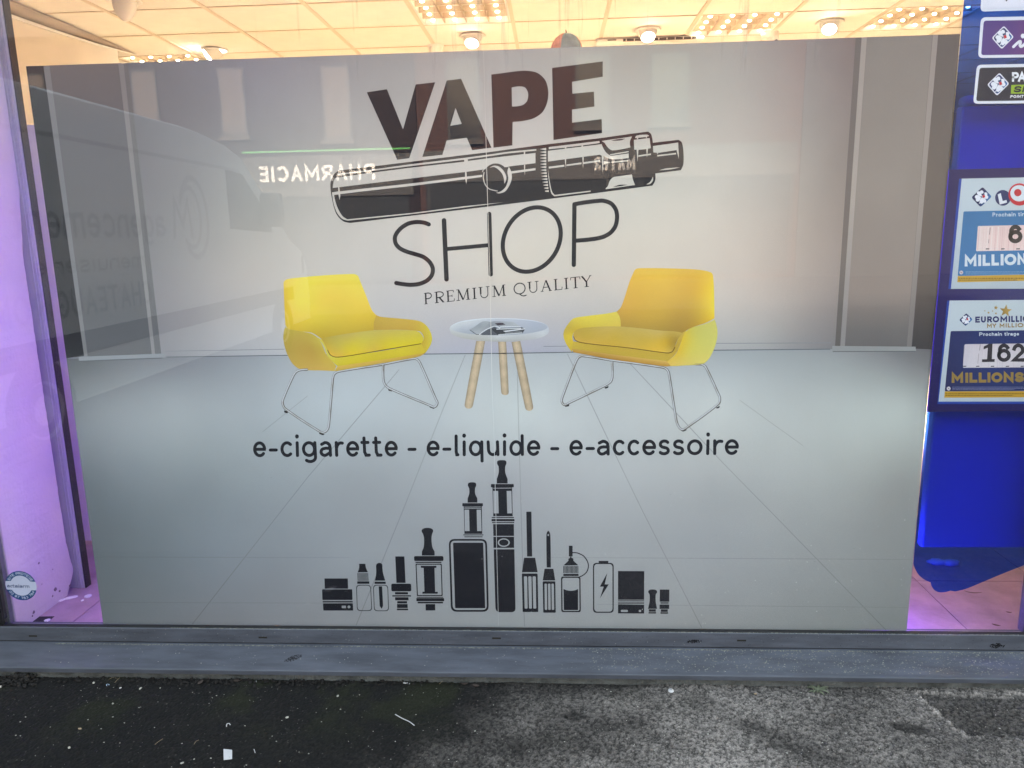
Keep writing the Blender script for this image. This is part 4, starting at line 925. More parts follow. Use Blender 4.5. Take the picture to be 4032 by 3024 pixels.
s_ = Sheet(PP)
s_.poly(smooth(Z(T, ST, [(122,290,1),(160,240,1),(300,180,1),(600,138,1),(900,128,1),(1200,138,1),(1500,178,1),(1640,230,1),(1682,290,1),(1672,370,1),(1550,440,1),(1300,480,1),(950,502,1),(600,485,1),(300,440,1),(160,380,1)])),
        one(tps([(T[0]+x*ST, T[1]+y*ST, *c) for x, y, c in ((150,300,(206,209,211)),(900,130,(214,217,220)),(1650,280,(196,200,208)),(300,420,(190,190,186)),(900,450,(204,205,206)),(900,495,(178,178,174)),(1500,450,(192,193,194)),(1600,360,(206,208,210)),(150,370,(196,196,194)))], 1e-4)), L1*2, cell=20)
s_.poly(smooth(Z(T, ST, [(148,285,1),(250,212,1),(600,153,1),(900,143,1),(1300,160,1),(1560,205,1),(1662,265,1),(1600,320,1),(1300,378,1),(900,402,1),(500,385,1),(250,345,1)])),
        one(tps([(T[0]+x*ST, T[1]+y*ST, *c) for x, y, c in ((170,285,(206,210,213)),(400,220,(204,207,211)),(900,160,(192,196,206)),(1500,210,(178,183,196)),(1640,270,(176,181,193)),(500,330,(178,184,194)),(900,380,(172,178,190)),(1400,330,(174,180,192)),(280,330,(184,189,198)))], 1e-4)), L1*3, cell=20)
s_.make('tray_top', M['print'], r, PG)
s_ = Sheet(PP)
s_.poly(Z(T, ST, [(600,385),(720,310),(830,262),(960,330),(960,378),(900,398),(640,398)]), (92, 96, 104), L1*4)
s_.poly(Z(T, ST, [(780,300),(850,290),(1260,275),(1310,300),(1268,372),(890,398),(820,345)]), (66, 68, 74), L1*4.5)
for ol, c in (([(855,296),(1245,284),(1248,298),(862,312)], (212,215,219)), ([(960,332),(1310,290),(1310,306),(1000,350)], (216,219,223)), ([(1000,362),(1268,330),(1268,338),(1000,372)], (150,153,158)), ([(885,386),(1265,354),(1268,369),(892,398)], (206,210,214))): s_.poly(Z(T, ST, ol), c, L1*5)
s_.poly(smooth(Z(T, ST, [(440,312),(520,262,1),(600,205,1),(660,178,1),(760,190),(840,178,1),(1120,190),(1238,266),(930,265,1),(905,290),(880,262,1),(820,255,1),(690,310,1),(590,388),(545,382)])), one(tps([(T[0]+x*ST, T[1]+y*ST, *c) for x, y, c in ((450,312,(168,172,178)),(600,250,(158,162,168)),(700,200,(176,180,184)),(760,230,(150,154,160)),(1000,200,(172,176,182)),(1200,255,(182,186,190)),(580,360,(182,186,190)))], 1e-4)), L1*6, cell=14)
s_.poly(smooth(Z(T, ST, [(832,216),(900,204,1),(960,206),(1002,232),(880,246)])), (78, 70, 78), L1*7)
s_.stroke(smooth(Z(T, ST, [(590,390),(690,314,1),(820,260,1),(885,266,1),(905,290)]), False), 2.6, (226, 229, 232), L1*8); s_.stroke(smooth(Z(T, ST, [(905,290),(930,266,1),(1236,268)]), False), 2.4, (226, 229, 232), L1*8)
s_.stroke(Z(T, ST, [(440,316),(540,386),(590,390)]), 2, (60, 62, 68), L1*7.5)
s_.make('magazine', M['print'], r, PG)

# ---- VAPE
r = empty('lettering', (0, 0, 0)); r.parent = po
K2 = (1344, 0); SK = 1344/2212
def letter(outer, holes=(), lay=2, col=INK, par=None, org=K2, S=SK, nm='letter'):
    s_ = Sheet(PP); s_.poly(smooth(Z(org, S, outer)), col, L1*lay, [smooth(Z(org, S, h)) for h in holes]); return s_.make(nm, M['print'], par, PG)
letter([(165,598),(295,578),(400,838),(482,547),(608,533),(440,1025),(362,1035)], par=r)
letter([(683,522),(776,510),(973,957),(848,973),(813,893),(683,910),(655,1003),(525,1017)], [[(740,700),(780,803),(706,815)]], par=r)
letter([(972,483),(1130,462),(1200,458,1),(1270,472,1),(1322,520,1),(1341,590,1),(1335,660,1),(1305,725,1),(1250,765,1),(1180,783,1),(1110,790),(1108,942),(986,957)], [[(1104,567),(1150,560,1),(1188,566,1),(1207,592,1),(1211,620,1),(1203,655,1),(1180,678,1),(1145,688,1),(1106,690)]], par=r)
letter([(1366,440),(1694,398),(1694,497),(1495,530),(1497,607),(1637,594),(1640,690),(1495,710),(1495,795),(1687,772),(1690,862),(1375,907)], par=r)
# ---- SHOP
r = empty('lettering', (0, 0, 0)); r.parent = po
S6 = 738/2212; O3 = (1520, 760); O2 = (2000, 480)
def strokes(items, par, nm='letter', lay=2):
    s_ = Sheet(PP)
    for k, (pts, w, cl_) in enumerate(items): s_.stroke(pts, w, INK, L1*lay+k*0.00003, closed=cl_)
    return s_.make(nm, M['print'], par, PG)
strokes([(smooth(Z(O3, S6, allsmooth([(505,370),(450,350),(360,342),(260,362),(165,425),(108,510),(112,590),(160,650),(240,690),(340,720),(440,754),(515,815),(552,890),(540,970),(480,1035),(390,1073),(290,1083),(200,1076),(120,1062)])), False), 16.6, False)], r)
strokes([(Z(O3, S6, [(684,323),(714,1018)]), 18, False), (Z(O3, S6, [(1218,247),(1236,960)]), 17, False), (smooth(Z(O3, S6, [(700,662),(950,640),(1225,614)]), False), 15.5, False)], r)
ob = [(O3[0]+S6*(1720+341*math.cos(t)-30*math.sin(t)), O3[1]+S6*(549-40*math.cos(t)+378*math.sin(t))) for t in np.linspace(0, 2*math.pi, 56, endpoint=False)]
strokes([(ob, 16.6, True)], r)
strokes([([(2000+785*S6, 480+972*S6), (2259.3, 1043)], 17, False), (smooth(Z(O2, S6, [(786,972),(900,951,1),(1050,933,1),(1130,931,1),(1220,965,1),(1275,1040,1),(1288,1130,1),(1268,1230,1),(1210,1308,1),(1120,1358,1),(1000,1383,1),(800,1402)]), False), 16.6, False)], r)
# ---- PREMIUM QUALITY (serif capitals: thick stems, thin strokes, small serifs)
r = empty('lettering', (0, 0, 0)); r.parent = po
O4 = (1640, 1060); hS = 43.0
TK, TN, SR = 6.2, 3.0, 2.6
def serif(ch):
    def sf(x, y, w=.26): return ([(x-w, y), (x+w, y)], SR)
    a = []
    if ch in 'PR':
        a = [([(.22, 0), (.22, 1)], TK), ([(.2, .985)]+arc(.5, .73, .42, .255, 90, -90)+[(.22, .475)], 4.0), sf(.22, .012, .2), ([(.02, .985), (.3, .985)], SR)]
        if ch == 'R': a += [([(.5, .47), (.88, .02)], TK), ([(.84, .012), (1.0, .012)], SR)]
    elif ch == 'E': a = [([(.24, 0), (.24, 1)], TK), ([(.05, .985), (.92, .985)], SR), ([(.05, .012), (.98, .012)], SR), ([(.24, .5), (.75, .5)], SR), ([(.91, 1), (.93, .8)], SR), ([(.97, 0), (1, .24)], SR), ([(.74, .6), (.74, .4)], SR)]
    elif ch == 'M': a = [([(.14, 0), (.17, 1)], TN), ([(.17, 1), (.5, .03)], TK), ([(.5, .03), (.83, 1)], TN), ([(.83, 1), (.87, 0)], TK), sf(.13, .012, .13), sf(.87, .012, .14), ([(.02, .985), (.2, .985)], SR), ([(.8, .985), (.98, .985)], SR)]
    elif ch == 'I': a = [([(.5, 0), (.5, 1)], TK), sf(.5, .012, .48), sf(.5, .985, .48)]
    elif ch == 'U': a = [([(.18, 1), (.18, .38)], TK), ([(.18, .38)]+arc(.5, .33, .32, .32, 180, 360)+[(.83, 1)], 3.4), sf(.18, .985, .18), sf(.83, .985, .17)]
    elif ch == 'Q': a = [(arc(.47, .5, .44, .49, 0, 360, 26), 4.2), ([(.42, .03), (.62, -.17), (.8, -.22), (1.0, -.16)], 4.0)]
    elif ch == 'A': a = [([(.12, 0), (.5, 1)], TN), ([(.5, 1), (.86, 0)], TK), ([(.27, .36), (.7, .36)], TN), sf(.12, .012, .12), sf(.86, .012, .14)]
    elif ch == 'L': a = [([(.25, 0), (.25, 1)], TK), sf(.25, .985, .22), ([(.05, .012), (.97, .012)], SR), ([(.96, 0), (1, .26)], SR)]
    elif ch == 'T': a = [([(.5, 0), (.5, 1)], TK), ([(.04, .985), (.96, .985)], SR), ([(.05, 1), (.01, .76)], SR), ([(.95, 1), (.99, .76)], SR), sf(.5, .012, .2)]
    elif ch == 'Y': a = [([(.1, 1), (.5, .45)], TK), ([(.5, .45), (.88, 1)], TN), ([(.5, .47), (.5, 0)], TK), sf(.1, .985, .1), sf(.88, .985, .1), sf(.5, .012, .2)]
    return a
for ch, (xa, xb) in zip('PREMIUMQUALITY', ((92,187),(215,330),(352,448),(472,632),(662,710),(737,868),(895,1055),(1150,1298),(1315,1446),(1467,1597),(1622,1720),(1746,1795),(1820,1936),(1945,2072))):
    s_ = Sheet(PP); n_ = 0
    for pts, w in serif(ch):
        pp = []
        for x, y in pts:
            u = xa+x*(xb-xa); by = 412-0.1072*(u-105); pp.append((O4[0]+(u-6*y)*S6, O4[1]+by*S6-y*hS))
        cl_ = ch == 'Q' and n_ == 0
        if cl_: pp = pp[:-1]
        s_.stroke(pp, w, INK, L1*2+n_*0.00003, closed=cl_, cap=False); n_ += 1
    s_.make('letter', M['print'], r, PG)
# ---- e-cigarette - e-liquide - e-accessoire
SL = []
for o_, ll in (((980, 1660), (('e',50,205),('-',237,345),('c',375,522),('i',550,598),('g',628,805),('a',835,982),('r',1015,1125),('e',1147,1303),('t',1318,1440),('t',1456,1578),('e',1602,1757),('-',1872,1980))),
               ((1640, 1660), (('e',118,273),('-',305,413),('l',445,510),('i',543,584),('q',618,792),('u',827,980),('i',1018,1060),('d',1095,1268),('e',1300,1460),('-',1577,1685))),
               ((2220, 1660), (('e',62,222),('-',255,367),('a',390,542),('c',577,723),('c',750,897),('e',922,1086),('s',1112,1253),('s',1281,1422),('o',1452,1636),('i',1675,1720),('r',1758,1880),('e',1895,2062)))):
    SL += [(c_, o_[0]+a_*S6, o_[0]+b_*S6) for c_, a_, b_ in ll]
words = [SL[0:11], SL[11:12], SL[12:21], SL[21:22], SL[22:]]
for wd in words:
    r = empty('lettering', (0, 0, 0)); r.parent = po
    for c_, a_, b_ in wd:
        s_ = Sheet(PP); letters(s_, c_, [(a_, b_)], (997, 1800.5), (2908, 1791.5), 62.5, 12.4, INK, L1*2, up=(-0.02*(2016-a_)/1000*1.6, -1), cap=True, minlayer=0.00003)
        s_.make('letter', M['print'], r, PG)

# ---- the large pen drawing across the sheet
r = empty('printed_vape_pen', (0, 0, 0)); r.parent = po
A1 = (1290, 540); A2 = (2000, 480)
z1 = lambda pts: Z(A1, S6, pts); z2 = lambda pts: Z(A2, S6, pts)
s_ = Sheet(PP)
s_.poly(smooth(z1([(110,408,1),(200,385),(1000,288),(1600,212),(1880,180)])+z2([(0,325),(480,262),(1100,190),(1450,140),(1655,114),(1692,150,1),(1710,246),(2015,211),(2055,250,1),(2073,380,1),(2070,500,1),(2040,570),(1740,608),(1738,690,1),(1705,752),(1100,832),(0,970)])+z1([(1880,822),(1000,926),(270,1013),(180,990,1),(100,900,1),(50,720,1),(33,560,1),(55,470,1)])), INK, L1*2)
s_.make('body', M['print'], r, PG)
s_ = Sheet(PP); LB = lambda u, v: BGC(u, v)
def lt(pts, lay=3, col=LB, sm=True): s_.poly(smooth(pts) if sm else pts, col, L1*lay)
lt(z1([(112,434),(420,397),(1000,317),(1600,246),(1880,209)])+z2([(0,352),(335,320),(335,338),(0,372)])+z1([(1880,229),(1610,267),(1000,339),(420,411),(125,447)]))
lt(z1([(60,600),(72,520,1),(88,484),(385,437),(1000,359),(1612,290),(1612,264),(1655,259),(1655,282),(1880,252)])+z2([(0,402),(188,380),(188,352),(203,350),(203,380),(325,367),(325,487),(0,527)])+z1([(2140,350),(1830,383),(1640,409),(1622,411),(145,589)]))
lt(z1([(52,652),(122,640),(145,640),(400,610),(1000,545),(1620,468),(1826,444),(1822,470),(1620,497),(1000,575),(400,641),(150,672),(76,682),(92,760,1),(125,850,1),(175,930,1),(232,970),(1000,894),(1600,816),(2080,768),(1880,796),(1000,907),(240,985),(170,962,1),(110,890,1),(70,780,1)]))
lt(z2([(25,585),(325,545),(325,570),(30,611)]))
lt(z1([(1622,405),(1638,407),(1645,500),(1637,556),(1623,490)]), 4); lt(z1([(124,568),(138,590),(150,690),(141,742),(127,670)]), 4); lt(z2([(190,505),(203,505),(200,630),(192,560)]), 4)
s_.poly(ell(A1[0]+1985*S6, A1[1]+472*S6, 152*S6, 162*S6, 40), INK, L1*5)
s_.stroke(smooth(z1(allsmooth([(1846,418),(1838,480),(1860,560),(1910,612),(2003,636)])), False), 3.4, LB, L1*6); s_.stroke(z1([(1828,408),(1838,385)]), 3, LB, L1*6)
lt(z1([(2138,352),(2168,410,1),(2173,490,1),(2145,570,1),(2095,640,1),(2030,664,1),(1988,656),(2050,636,1),(2105,580,1),(2132,490,1),(2122,410,1)]), 6)
lt(z1([(1913,362),(1960,337,1),(2020,346,1),(2075,395,1),(2107,460,1),(2104,515,1),(2085,550),(2080,490,1),(2058,430,1),(2010,378,1),(1960,352,1)]), 7)
n_ = 15                      # knurled ring: a comb of light teeth
for k in range(n_):
    t = k/(n_-1); y0_ = 306+t*500; xr_ = 451+4*t+26*max(0, t-.5)*2; xt_ = 375+(60*t**3); hgt_ = 30-8*t
    lt(z2([(xr_, y0_), (xr_, y0_+hgt_), (xr_-38, y0_+hgt_*0.75), (xt_, y0_+hgt_*0.5), (xr_-38, y0_+hgt_*0.25)]), 4, sm=False)
lt(z2([(482,297),(1080,225),(1083,249),(900,275),(885,277),(885,292),(868,294),(868,279),(690,300),(690,312),(672,315),(672,303),(482,322)]))
lt(z2([(472,342),(1106,262),(1125,310,1),(1160,362,1),(1212,402),(1425,372),(1425,424),(1240,441,1),(1128,404),(1124,480),(1117,600),(1107,400),(1085,386),(472,468)]))
for q_ in ([(482,528),(665,506),(665,527),(482,551)], [(690,503),(868,478),(868,498),(690,521)], [(890,476),(1085,448),(1085,468),(890,497)], [(1130,462),(1205,472),(1205,486),(1130,496)], [(1220,468),(1418,450),(1418,465),(1220,484)], [(1205,382),(1425,344),(1425,357),(1205,395)]): lt(z2(q_))
for q_ in ([(671,440),(687,440),(682,550)], [(879,415),(895,415),(886,550)]): lt(z2(q_), 4)
lt(z2([(472,550),(484,640,1),(500,740,1),(520,820,1),(552,862),(975,811),(975,825),(550,878),(512,840,1),(484,700,1)]), 4)
lt(z2([(1105,225),(1465,172),(1440,232,1),(1446,300),(1240,336,1),(1190,312,1),(1140,246)]), 4); s_.poly(smooth(z2([(1213,222),(1290,205,1),(1385,198),(1330,218,1)])), INK, L1*5)
lt(z2([(1500,190),(1518,162,1),(1640,150,1),(1668,165),(1640,175),(1640,190),(1628,190),(1628,178),(1536,188),(1536,204),(1522,204),(1522,190)]), 4)
lt(z2([(1486,212),(1672,190),(1686,310),(1652,316),(1640,420),(1634,320),(1540,330),(1530,472),(1518,328),(1490,328)]), 4); lt(z2([(1540,394),(1688,372),(1688,390),(1540,411)]), 4)
lt(z2([(1712,285),(2010,243),(2018,440),(1990,332),(1772,366),(1766,382),(1756,364),(1716,360)]), 4); lt(z2([(1763,392),(1985,365),(1985,382),(1763,408)]), 4)
lt(z2([(1785,571),(1860,551,1),(2030,536),(1910,561,1)]), 4)
lt(z2([(1152,794),(1155,782),(1178,758,1),(1205,690,1),(1248,650),(1463,620),(1475,680,1),(1500,745)]), 4); s_.poly(smooth(z2([(1240,768),(1320,742,1),(1415,742),(1330,758,1)])), INK, L1*5)
lt(z2([(1710,645),(1712,690,1),(1680,730,1),(1632,738),(1672,713,1),(1697,676,1)]), 4)
s_.make('highlights', M['print'], r, PG)

# ---- row of device pictograms
I1 = (1240, 1980); I2 = (1940, 1980)
class Icon:
    def __init__(s, org): s.o = org; s.s = Sheet(PP); s.n = 0
    def p(s, pts, holes=(), lay=2): s.s.poly(smooth(Z(s.o, S6, pts)), INK, L1*lay+s.n*0.00002, [smooth(Z(s.o, S6, h)) for h in holes]); s.n += 1; return s
    def l(s, pts, lay=4): s.s.poly(smooth(Z(s.o, S6, pts)), LB, L1*lay); return s
    def q(s, x0, y0, x1, y1, r_=4, sk=0.0, holes=()): return s.p(rquad([(x0, y0), (x1, y0), (x1+sk, y1), (x0+sk, y1)], max(1, r_)), holes)
    def ring(s, quad, r_, w):
        o_ = rquad(quad, r_); c = np.mean(np.array(quad), 0); W = np.ptp(np.array(quad)[:, 0]); H_ = np.ptp(np.array(quad)[:, 1])
        i_ = [(c[0]+(p[0]-c[0])*(1-2*w/W), c[1]+(p[1]-c[1])*(1-2*w/H_)) for p in rquad(quad, r_)]
        return s.p(o_, [i_])
    def st(s, pts, w, lay=2): s.s.stroke(smooth(Z(s.o, S6, pts), False), w*S6, INK, L1*lay+s.n*0.00002, cap=True); s.n += 1; return s
    def done(s, nm): return s.s.make(nm, M['print'], po, PG)
ic = Icon(I1); ic.q(112, 892, 388, 1013, 5, 4).q(84, 1020, 440, 1146, 12, 4).q(92, 1160, 446, 1175, 2, 0).p(rquad([(94,1187),(447,1185),(452,1271),(100,1271)], 7), [rquad([(316,1213),(366,1213),(368,1243),(316,1243)], 8), ell(402, 1228, 17, 17, 14)]).done('printed_mod_icon')
ic = Icon(I1); ic.p([(521,719),(596,719),(602,765,1),(627,818),(503,820),(521,770,1)])
for k in range(10): ic.q(501+k*13.2, 828, 508+k*13.2, 922, 1, 5)
ic.q(499, 927, 642, 955, 4); ic.ring([(486,968),(660,968),(675,1276),(497,1276)], 42, 8); ic.done('printed_bottle_icon')
ic = Icon(I1); ic.p([(722,760),(726,725,1),(760,708,1),(793,725,1),(797,770,1),(805,830,1),(830,918),(708,918),(722,840,1)]).q(704, 930, 836, 956, 4); ic.ring([(686,968),(862,968),(874,1278),(698,1278)], 42, 8); ic.p([(752,985),(793,985),(804,1215),(788,1250),(765,1218)]); ic.done('printed_dropper_icon')
ic = Icon(I1); ic.q(948, 632, 1056, 944, 6, 14).q(900, 954, 1136, 1044, 20, 2).q(944, 1054, 1097, 1080, 3, 2).q(913, 1090, 1133, 1106, 2, 1).q(946, 1114, 1104, 1150, 4, 1).q(971, 1160, 1087, 1187, 3, 1).q(969, 1194, 1094, 1241, 4, 1).q(967, 1248, 1100, 1267, 3, 1).done('printed_atomizer_icon')
ic = Icon(I1); ic.p([(1258,330,1),(1280,303,1),(1330,295,1),(1380,305,1),(1397,330,1),(1383,370,1),(1376,420,1),(1386,520,1),(1412,572),(1413,621),(1262,621),(1262,572),(1284,520,1),(1288,420,1),(1276,370,1)]).q(1169, 628, 1516, 686, 18, 2).q(1186, 696, 1492, 709, 2, 1)
ic.ring([(1187,718),(1497,718),(1508,1100),(1204,1100)], 12, 12).p([(1250,743),(1434,743),(1434,766),(1411,768),(1420,1050),(1450,1050),(1450,1072),(1268,1072),(1268,1050),(1293,1048),(1283,768),(1250,766)]).q(1204, 1110, 1513, 1119, 2).q(1196, 1124, 1524, 1160, 8, 2).q(1213, 1168, 1511, 1186, 3).q(1306, 1195, 1419, 1270, 6, 1).done('printed_tank_icon')
J1 = (1640, 1660)
ic = Icon(J1); ic.p([(605,750,1),(614,725,1),(655,716,1),(697,724,1),(705,750,1),(692,785),(693,850,1),(718,905),(718,956),(603,956),(603,905),(622,850,1),(621,785)]).q(540, 963, 784, 1000, 10, 0)
ic.p([(557,1000),(770,1000),(776,1325),(566,1325)], [[(566,1040),(620,1040),(626,1292),(570,1292)], [(710,1040),(760,1040),(768,1292),(716,1292)]])
ic.l([(564,1006),(760,1004),(760,1011),(564,1013)]).l([(564,1024),(762,1022),(762,1028),(564,1030)])
ic.q(552, 1332, 790, 1343, 2).q(565, 1355, 780, 1365, 4)
ic.s.poly(Z(I1, S6, rquad([(1579,426),(2030,426),(2052,1285),(1606,1285)], 70)), INK, L1*2+0.0003, [Z(I1, S6, rquad([(1600,447),(2009,447),(2030,1264),(1627,1264)], 55))]); ic.s.poly(Z(I1, S6, rquad([(1630,470),(1986,470),(2010,1243),(1655,1243)], 12)), INK, L1*2+0.00032)
ic.done('printed_box_mod_icon')
ic = Icon(J1); ic.p([(950,490,1),(960,462,1),(1006,455,1),(1053,462,1),(1062,490,1),(1048,528),(1048,600,1),(1075,675),(1075,730),(948,730),(948,675),(970,600,1),(968,528)]).q(878, 737, 1148, 776, 10)
ic.p([(896,776),(1128,776),(1135,1117),(906,1117)], [[(905,818),(963,818),(970,1083),(910,1083)], [(1064,818),(1120,818),(1127,1083),(1072,1083)]])
ic.l([(906,783),(1122,781),(1122,788),(906,790)])
ic.q(888, 1127, 1150, 1138, 2).q(885, 1150, 1157, 1176, 6).q(892, 1186, 1154, 1197, 2).p([(904,1210),(1149,1210),(1151,1349),(907,1349)]).p([(907,1360),(1151,1360),(1152,1490),(909,1490)], [ell(1030, 1428, 71, 50, 28)]).p(ell(1030, 1428, 55, 37, 28))
ic.s.poly(Z(I2, S6, [(12,548),(256,548),(269,1250),(262,1275),(235,1290),(75,1290),(45,1275),(33,1245)]), INK, L1*2+0.0003)
ic.done('printed_tall_vaporizer_icon')
ic = Icon(I2); ic.p(rquad([(396,104),(457,104),(466,633),(406,633)], 5)).p([(370,648),(501,648),(530,818),(345,818)]).p(rquad([(344,834),(530,834),(538,1288),(354,1288)], 12), [rquad([(368+k*51,868),(407+k*51,868),(412+k*51,1248),(377+k*51,1248)], 12) for k in range(3)]).done('printed_brush_icon')
ic = Icon(I2); ic.p([(633,390,1),(640,350,1),(656,330,1),(672,348,1),(681,390,1),(686,762),(638,762)], [ell(656, 380, 9, 13, 12)]).p([(612,778),(716,778),(738,915),(591,915)]).p(rquad([(590,926),(739,926),(744,1296),(597,1296)], 10), [rquad([(611+k*41,954),(640+k*41,954),(644+k*41,1263),(615+k*41,1263)], 10) for k in range(3)]).done('printed_needle_brush_icon')
ic = Icon(I2); ic.q(899, 506, 943, 632, 1).p([(916,633),(930,633),(930,650),(944,652),(952,662),(952,682),(1010,736),(836,738),(893,684),(893,660),(912,650)])
for k in range(12): ic.q(834+k*15.2, 746, 843+k*15.2, 829, 1)
ic.q(834, 838, 1013, 863, 2); ic.ring([(806,870),(1036,870),(1040,1290),(810,1290)], 26, 15); ic.p([(836,1016),(870,1030,1),(920,1038,1),(970,1032,1),(1007,1016),(1007,1265),(840,1265)])
ic.st([(945,588),(1000,592,1),(1070,625,1),(1115,685,1),(1130,745,1),(1112,810,1),(1070,852,1),(1022,874)], 12); ic.done('printed_needle_bottle_icon')
ic = Icon(I2); ic.q(1250, 685, 1364, 715, 2); ic.ring([(1183,708),(1428,708),(1428,1298),(1185,1298)], 45, 14); ic.p([(1352,828),(1264,989),(1310,989),(1266,1126),(1370,962),(1322,962)]); ic.done('printed_battery_icon')
ic = Icon(I2); ic.p(rquad([(1479,804),(1789,806),(1787,1143),(1479,1143)], 3))
for y_ in (1150, 1168, 1184): ic.q(1479, y_, 1787, y_+8, 1)
ic.p([(1479,1198),(1787,1203),(1787,1306),(1479,1304)], [rquad([(1512,1262),(1596,1262),(1596,1288),(1512,1288)], 12), ell(1738, 1276, 15, 14, 14)]).done('printed_charger_icon')
ic = Icon(I2); ic.p([(1835,1050,1),(1850,1028,1),(1888,1022,1),(1930,1030,1),(1941,1052,1),(1924,1080),(1924,1160,1),(1940,1250),(1832,1250),(1852,1160,1),(1852,1080)]).q(1843, 1256, 1925, 1284, 2).q(1840, 1290, 1928, 1306, 2).done('printed_drip_tip_icon')
ic = Icon(I2); ic.q(1972, 1023, 2085, 1166, 5, -1).q(1980, 1171, 2076, 1180, 1).q(1980, 1186, 2076, 1194, 1).q(1970, 1201, 2083, 1251, 3, -1).q(1985, 1257, 2066, 1287, 2).q(1980, 1292, 2070, 1308, 2).done('printed_drip_tip_icon')
# seam between the two halves of the sheet
s_ = Sheet(PP); s_.stroke([(1904, topv(1904)+2), (1919, 760), (1929, 1093), (1938.6, 1567), (1943.6, 1660), (1957, 2213), (1963, 2466)], 2.0, lambda u, v: tuple(min(240, x+15) for x in BGC(u, v)), L1*9, cap=False); s_.make('seam_line', M['print'], po, PG)
# ================================================================== RIGHT: blue film, stickers, lottery display
M['stick'] = print_material('sticker_print', 0.6, 0.05, 0.02, 500)
FP = 0.0108
M['film'] = film_material('blue_film', (0.025, 0.115, 0.90))
fx = PY(3700, 900, FP)[0]; fx = 0.5*(PY(3790, 60, FP)[0]+PY(3607, 2100, FP)[0])
K9 = (2688, 2016)
cur = smooth(Z(K9, SK, [(2330,300),(2212,345,1),(2060,405,1),(1930,460,1),(1830,500,1),(1765,515),(1735,510),(1700,519,1),(1660,520,1),(1632,506,1),(1614,482,1),(1606,455),(1570,440,1),(1530,408,1),(1502,360,1),(1492,322)]))
curp = [PY(p[0], p[1], FP) for p in smooth(Z(K9, SK, [(2212,345),(2060,405,1),(1930,460,1),(1830,500,1),(1765,515),(1735,510),(1700,519,1),(1660,520,1),(1632,506,1),(1614,482,1),(1606,455),(1570,440,1),(1530,408,1),(1502,360,1),(1492,322)]), False)]
zc_ = curp[0][2]
out = [(XR-0.002, 2.66), (fx, 2.66)]+[(max(fx, p[0]), p[2]) for p in reversed(curp)]+[(XR-0.002, zc_+0.035)]
n = len(out); V2, F2 = tess(out)
V = [(p[0], FP, p[1]) for p in V2]+[(p[0], FP-0.0002, p[1]) for p in V2]
Fm = [t for t in F2]+[tuple(n+i for i in reversed(t)) for t in F2]
o = mesh('blue_window_film', V, F2, M['film'], None, origin=(fx, FP, 1.2))
tag(o, 'translucent blue film on the right of the glass with a ragged curved lower edge', 'window film')
SP = 0.0098
def clover(sh, cx, cy, hx, hy, tiltx, lay, border=True, dark=(44, 52, 104)):
    """rounded diamond with a four-leaf clover; tiltx shifts the lower corner like the photograph's perspective"""
    dia = lambda k: rquad([(cx+tiltx*k, cy-hy*k), (cx+hx*k, cy-0.04*hy), (cx-tiltx*k, cy+hy*k), (cx-hx*k, cy+0.04*hy)], 0.20*hx)
    if border: sh.poly(dia(1.0), (226, 226, 240), lay)
    def grad(u, v): t = np.clip(((u-cx)/hx+0.45*(v-cy)/hy)*0.9, 0, 1); return tuple(np.array(dark)*(1-t)+np.array((48, 128, 196))*t)
    sh.poly(dia(0.87 if border else 1.0), grad, lay+L1, cell=hx/4)
    def leaf_(a, s_, col=(232, 234, 244)):
        pts = [(0, 0.05), (0.25, 0.26, 1), (0.33, 0.47, 1), (0.20, 0.63, 1), (0.0, 0.57), (-0.20, 0.63, 1), (-0.33, 0.47, 1), (-0.25, 0.26, 1)]
        c, d = math.cos(a), math.sin(a); return smooth([tuple([cx+hx*s_*(x*c-y*d), cy-hy*s_*(x*d+y*c)] + ([1] if l else [])) for x, y, l in [(q[0], q[1], len(q) > 2) for q in pts]])
    for k, a in enumerate((0.30, 0.30+math.pi/2, 0.30+math.pi, 0.30+1.5*math.pi)):
        sh.poly(leaf_(a, 1.0), (232, 234, 244), lay+2*L1+k*0.00002)
    # the upper right leaf is partly replaced by a red square
    a = 0.30+1.5*math.pi; c, d = math.cos(a), math.sin(a)
    P_ = lambda x, y: (cx+hx*(x*c-y*d), cy-hy*(x*d+y*c))
    sh.poly([P_(-.13, .10), P_(.13, .10), P_(.13, .34), P_(-.13, .34)], (196, 42, 52), lay+3*L1)
    sh.poly([P_(-.30, .05), P_(-.14, .08), P_(-.14, .36), P_(-.30, .36)], grad, lay+3*L1+0.00003)
    sh.stroke([(cx-0.10*hx, cy+0.42*hy), (cx-0.24*hx, cy+0.66*hy)], 0.07*hx, (226, 230, 242), lay+3*L1, cap=False)
def sticker(name, outer, inner, innercol, lab, extra, cat='sticker', grp='game stickers at the top of the blue film'):
    b0 = PY(outer[0][0], outer[0][1], SP); r = empty(name, (b0[0], SP, b0[2]), lab, cat, grp)
    s_ = Sheet(SP); s_.poly(outer, (226, 228, 240), 0); s_.make('border', M['stick'], r)
    s_ = Sheet(SP); s_.poly(inner, innercol, L1, cell=40); s_.make('panel', M['stick'], r)
    extra(r); return r
q = rquad([(3873,-150),(4330,-160),(4330,30),(3860,46)], 18)
def ex0(r):
    s_ = Sheet(SP); s_.stroke([(3955, -12), (3963, 1), (3972, -12)], 6, (40, 36, 60), L1*2, cap=True); s_.make('print_mark', M['stick'], r)
sticker('game_sticker', q, rquad([(3878,-140),(4324,-150),(4324,24),(3869,38)], 14), (222, 222, 236), 'white sticker with a rounded corner cut by the top of the photo', ex0)
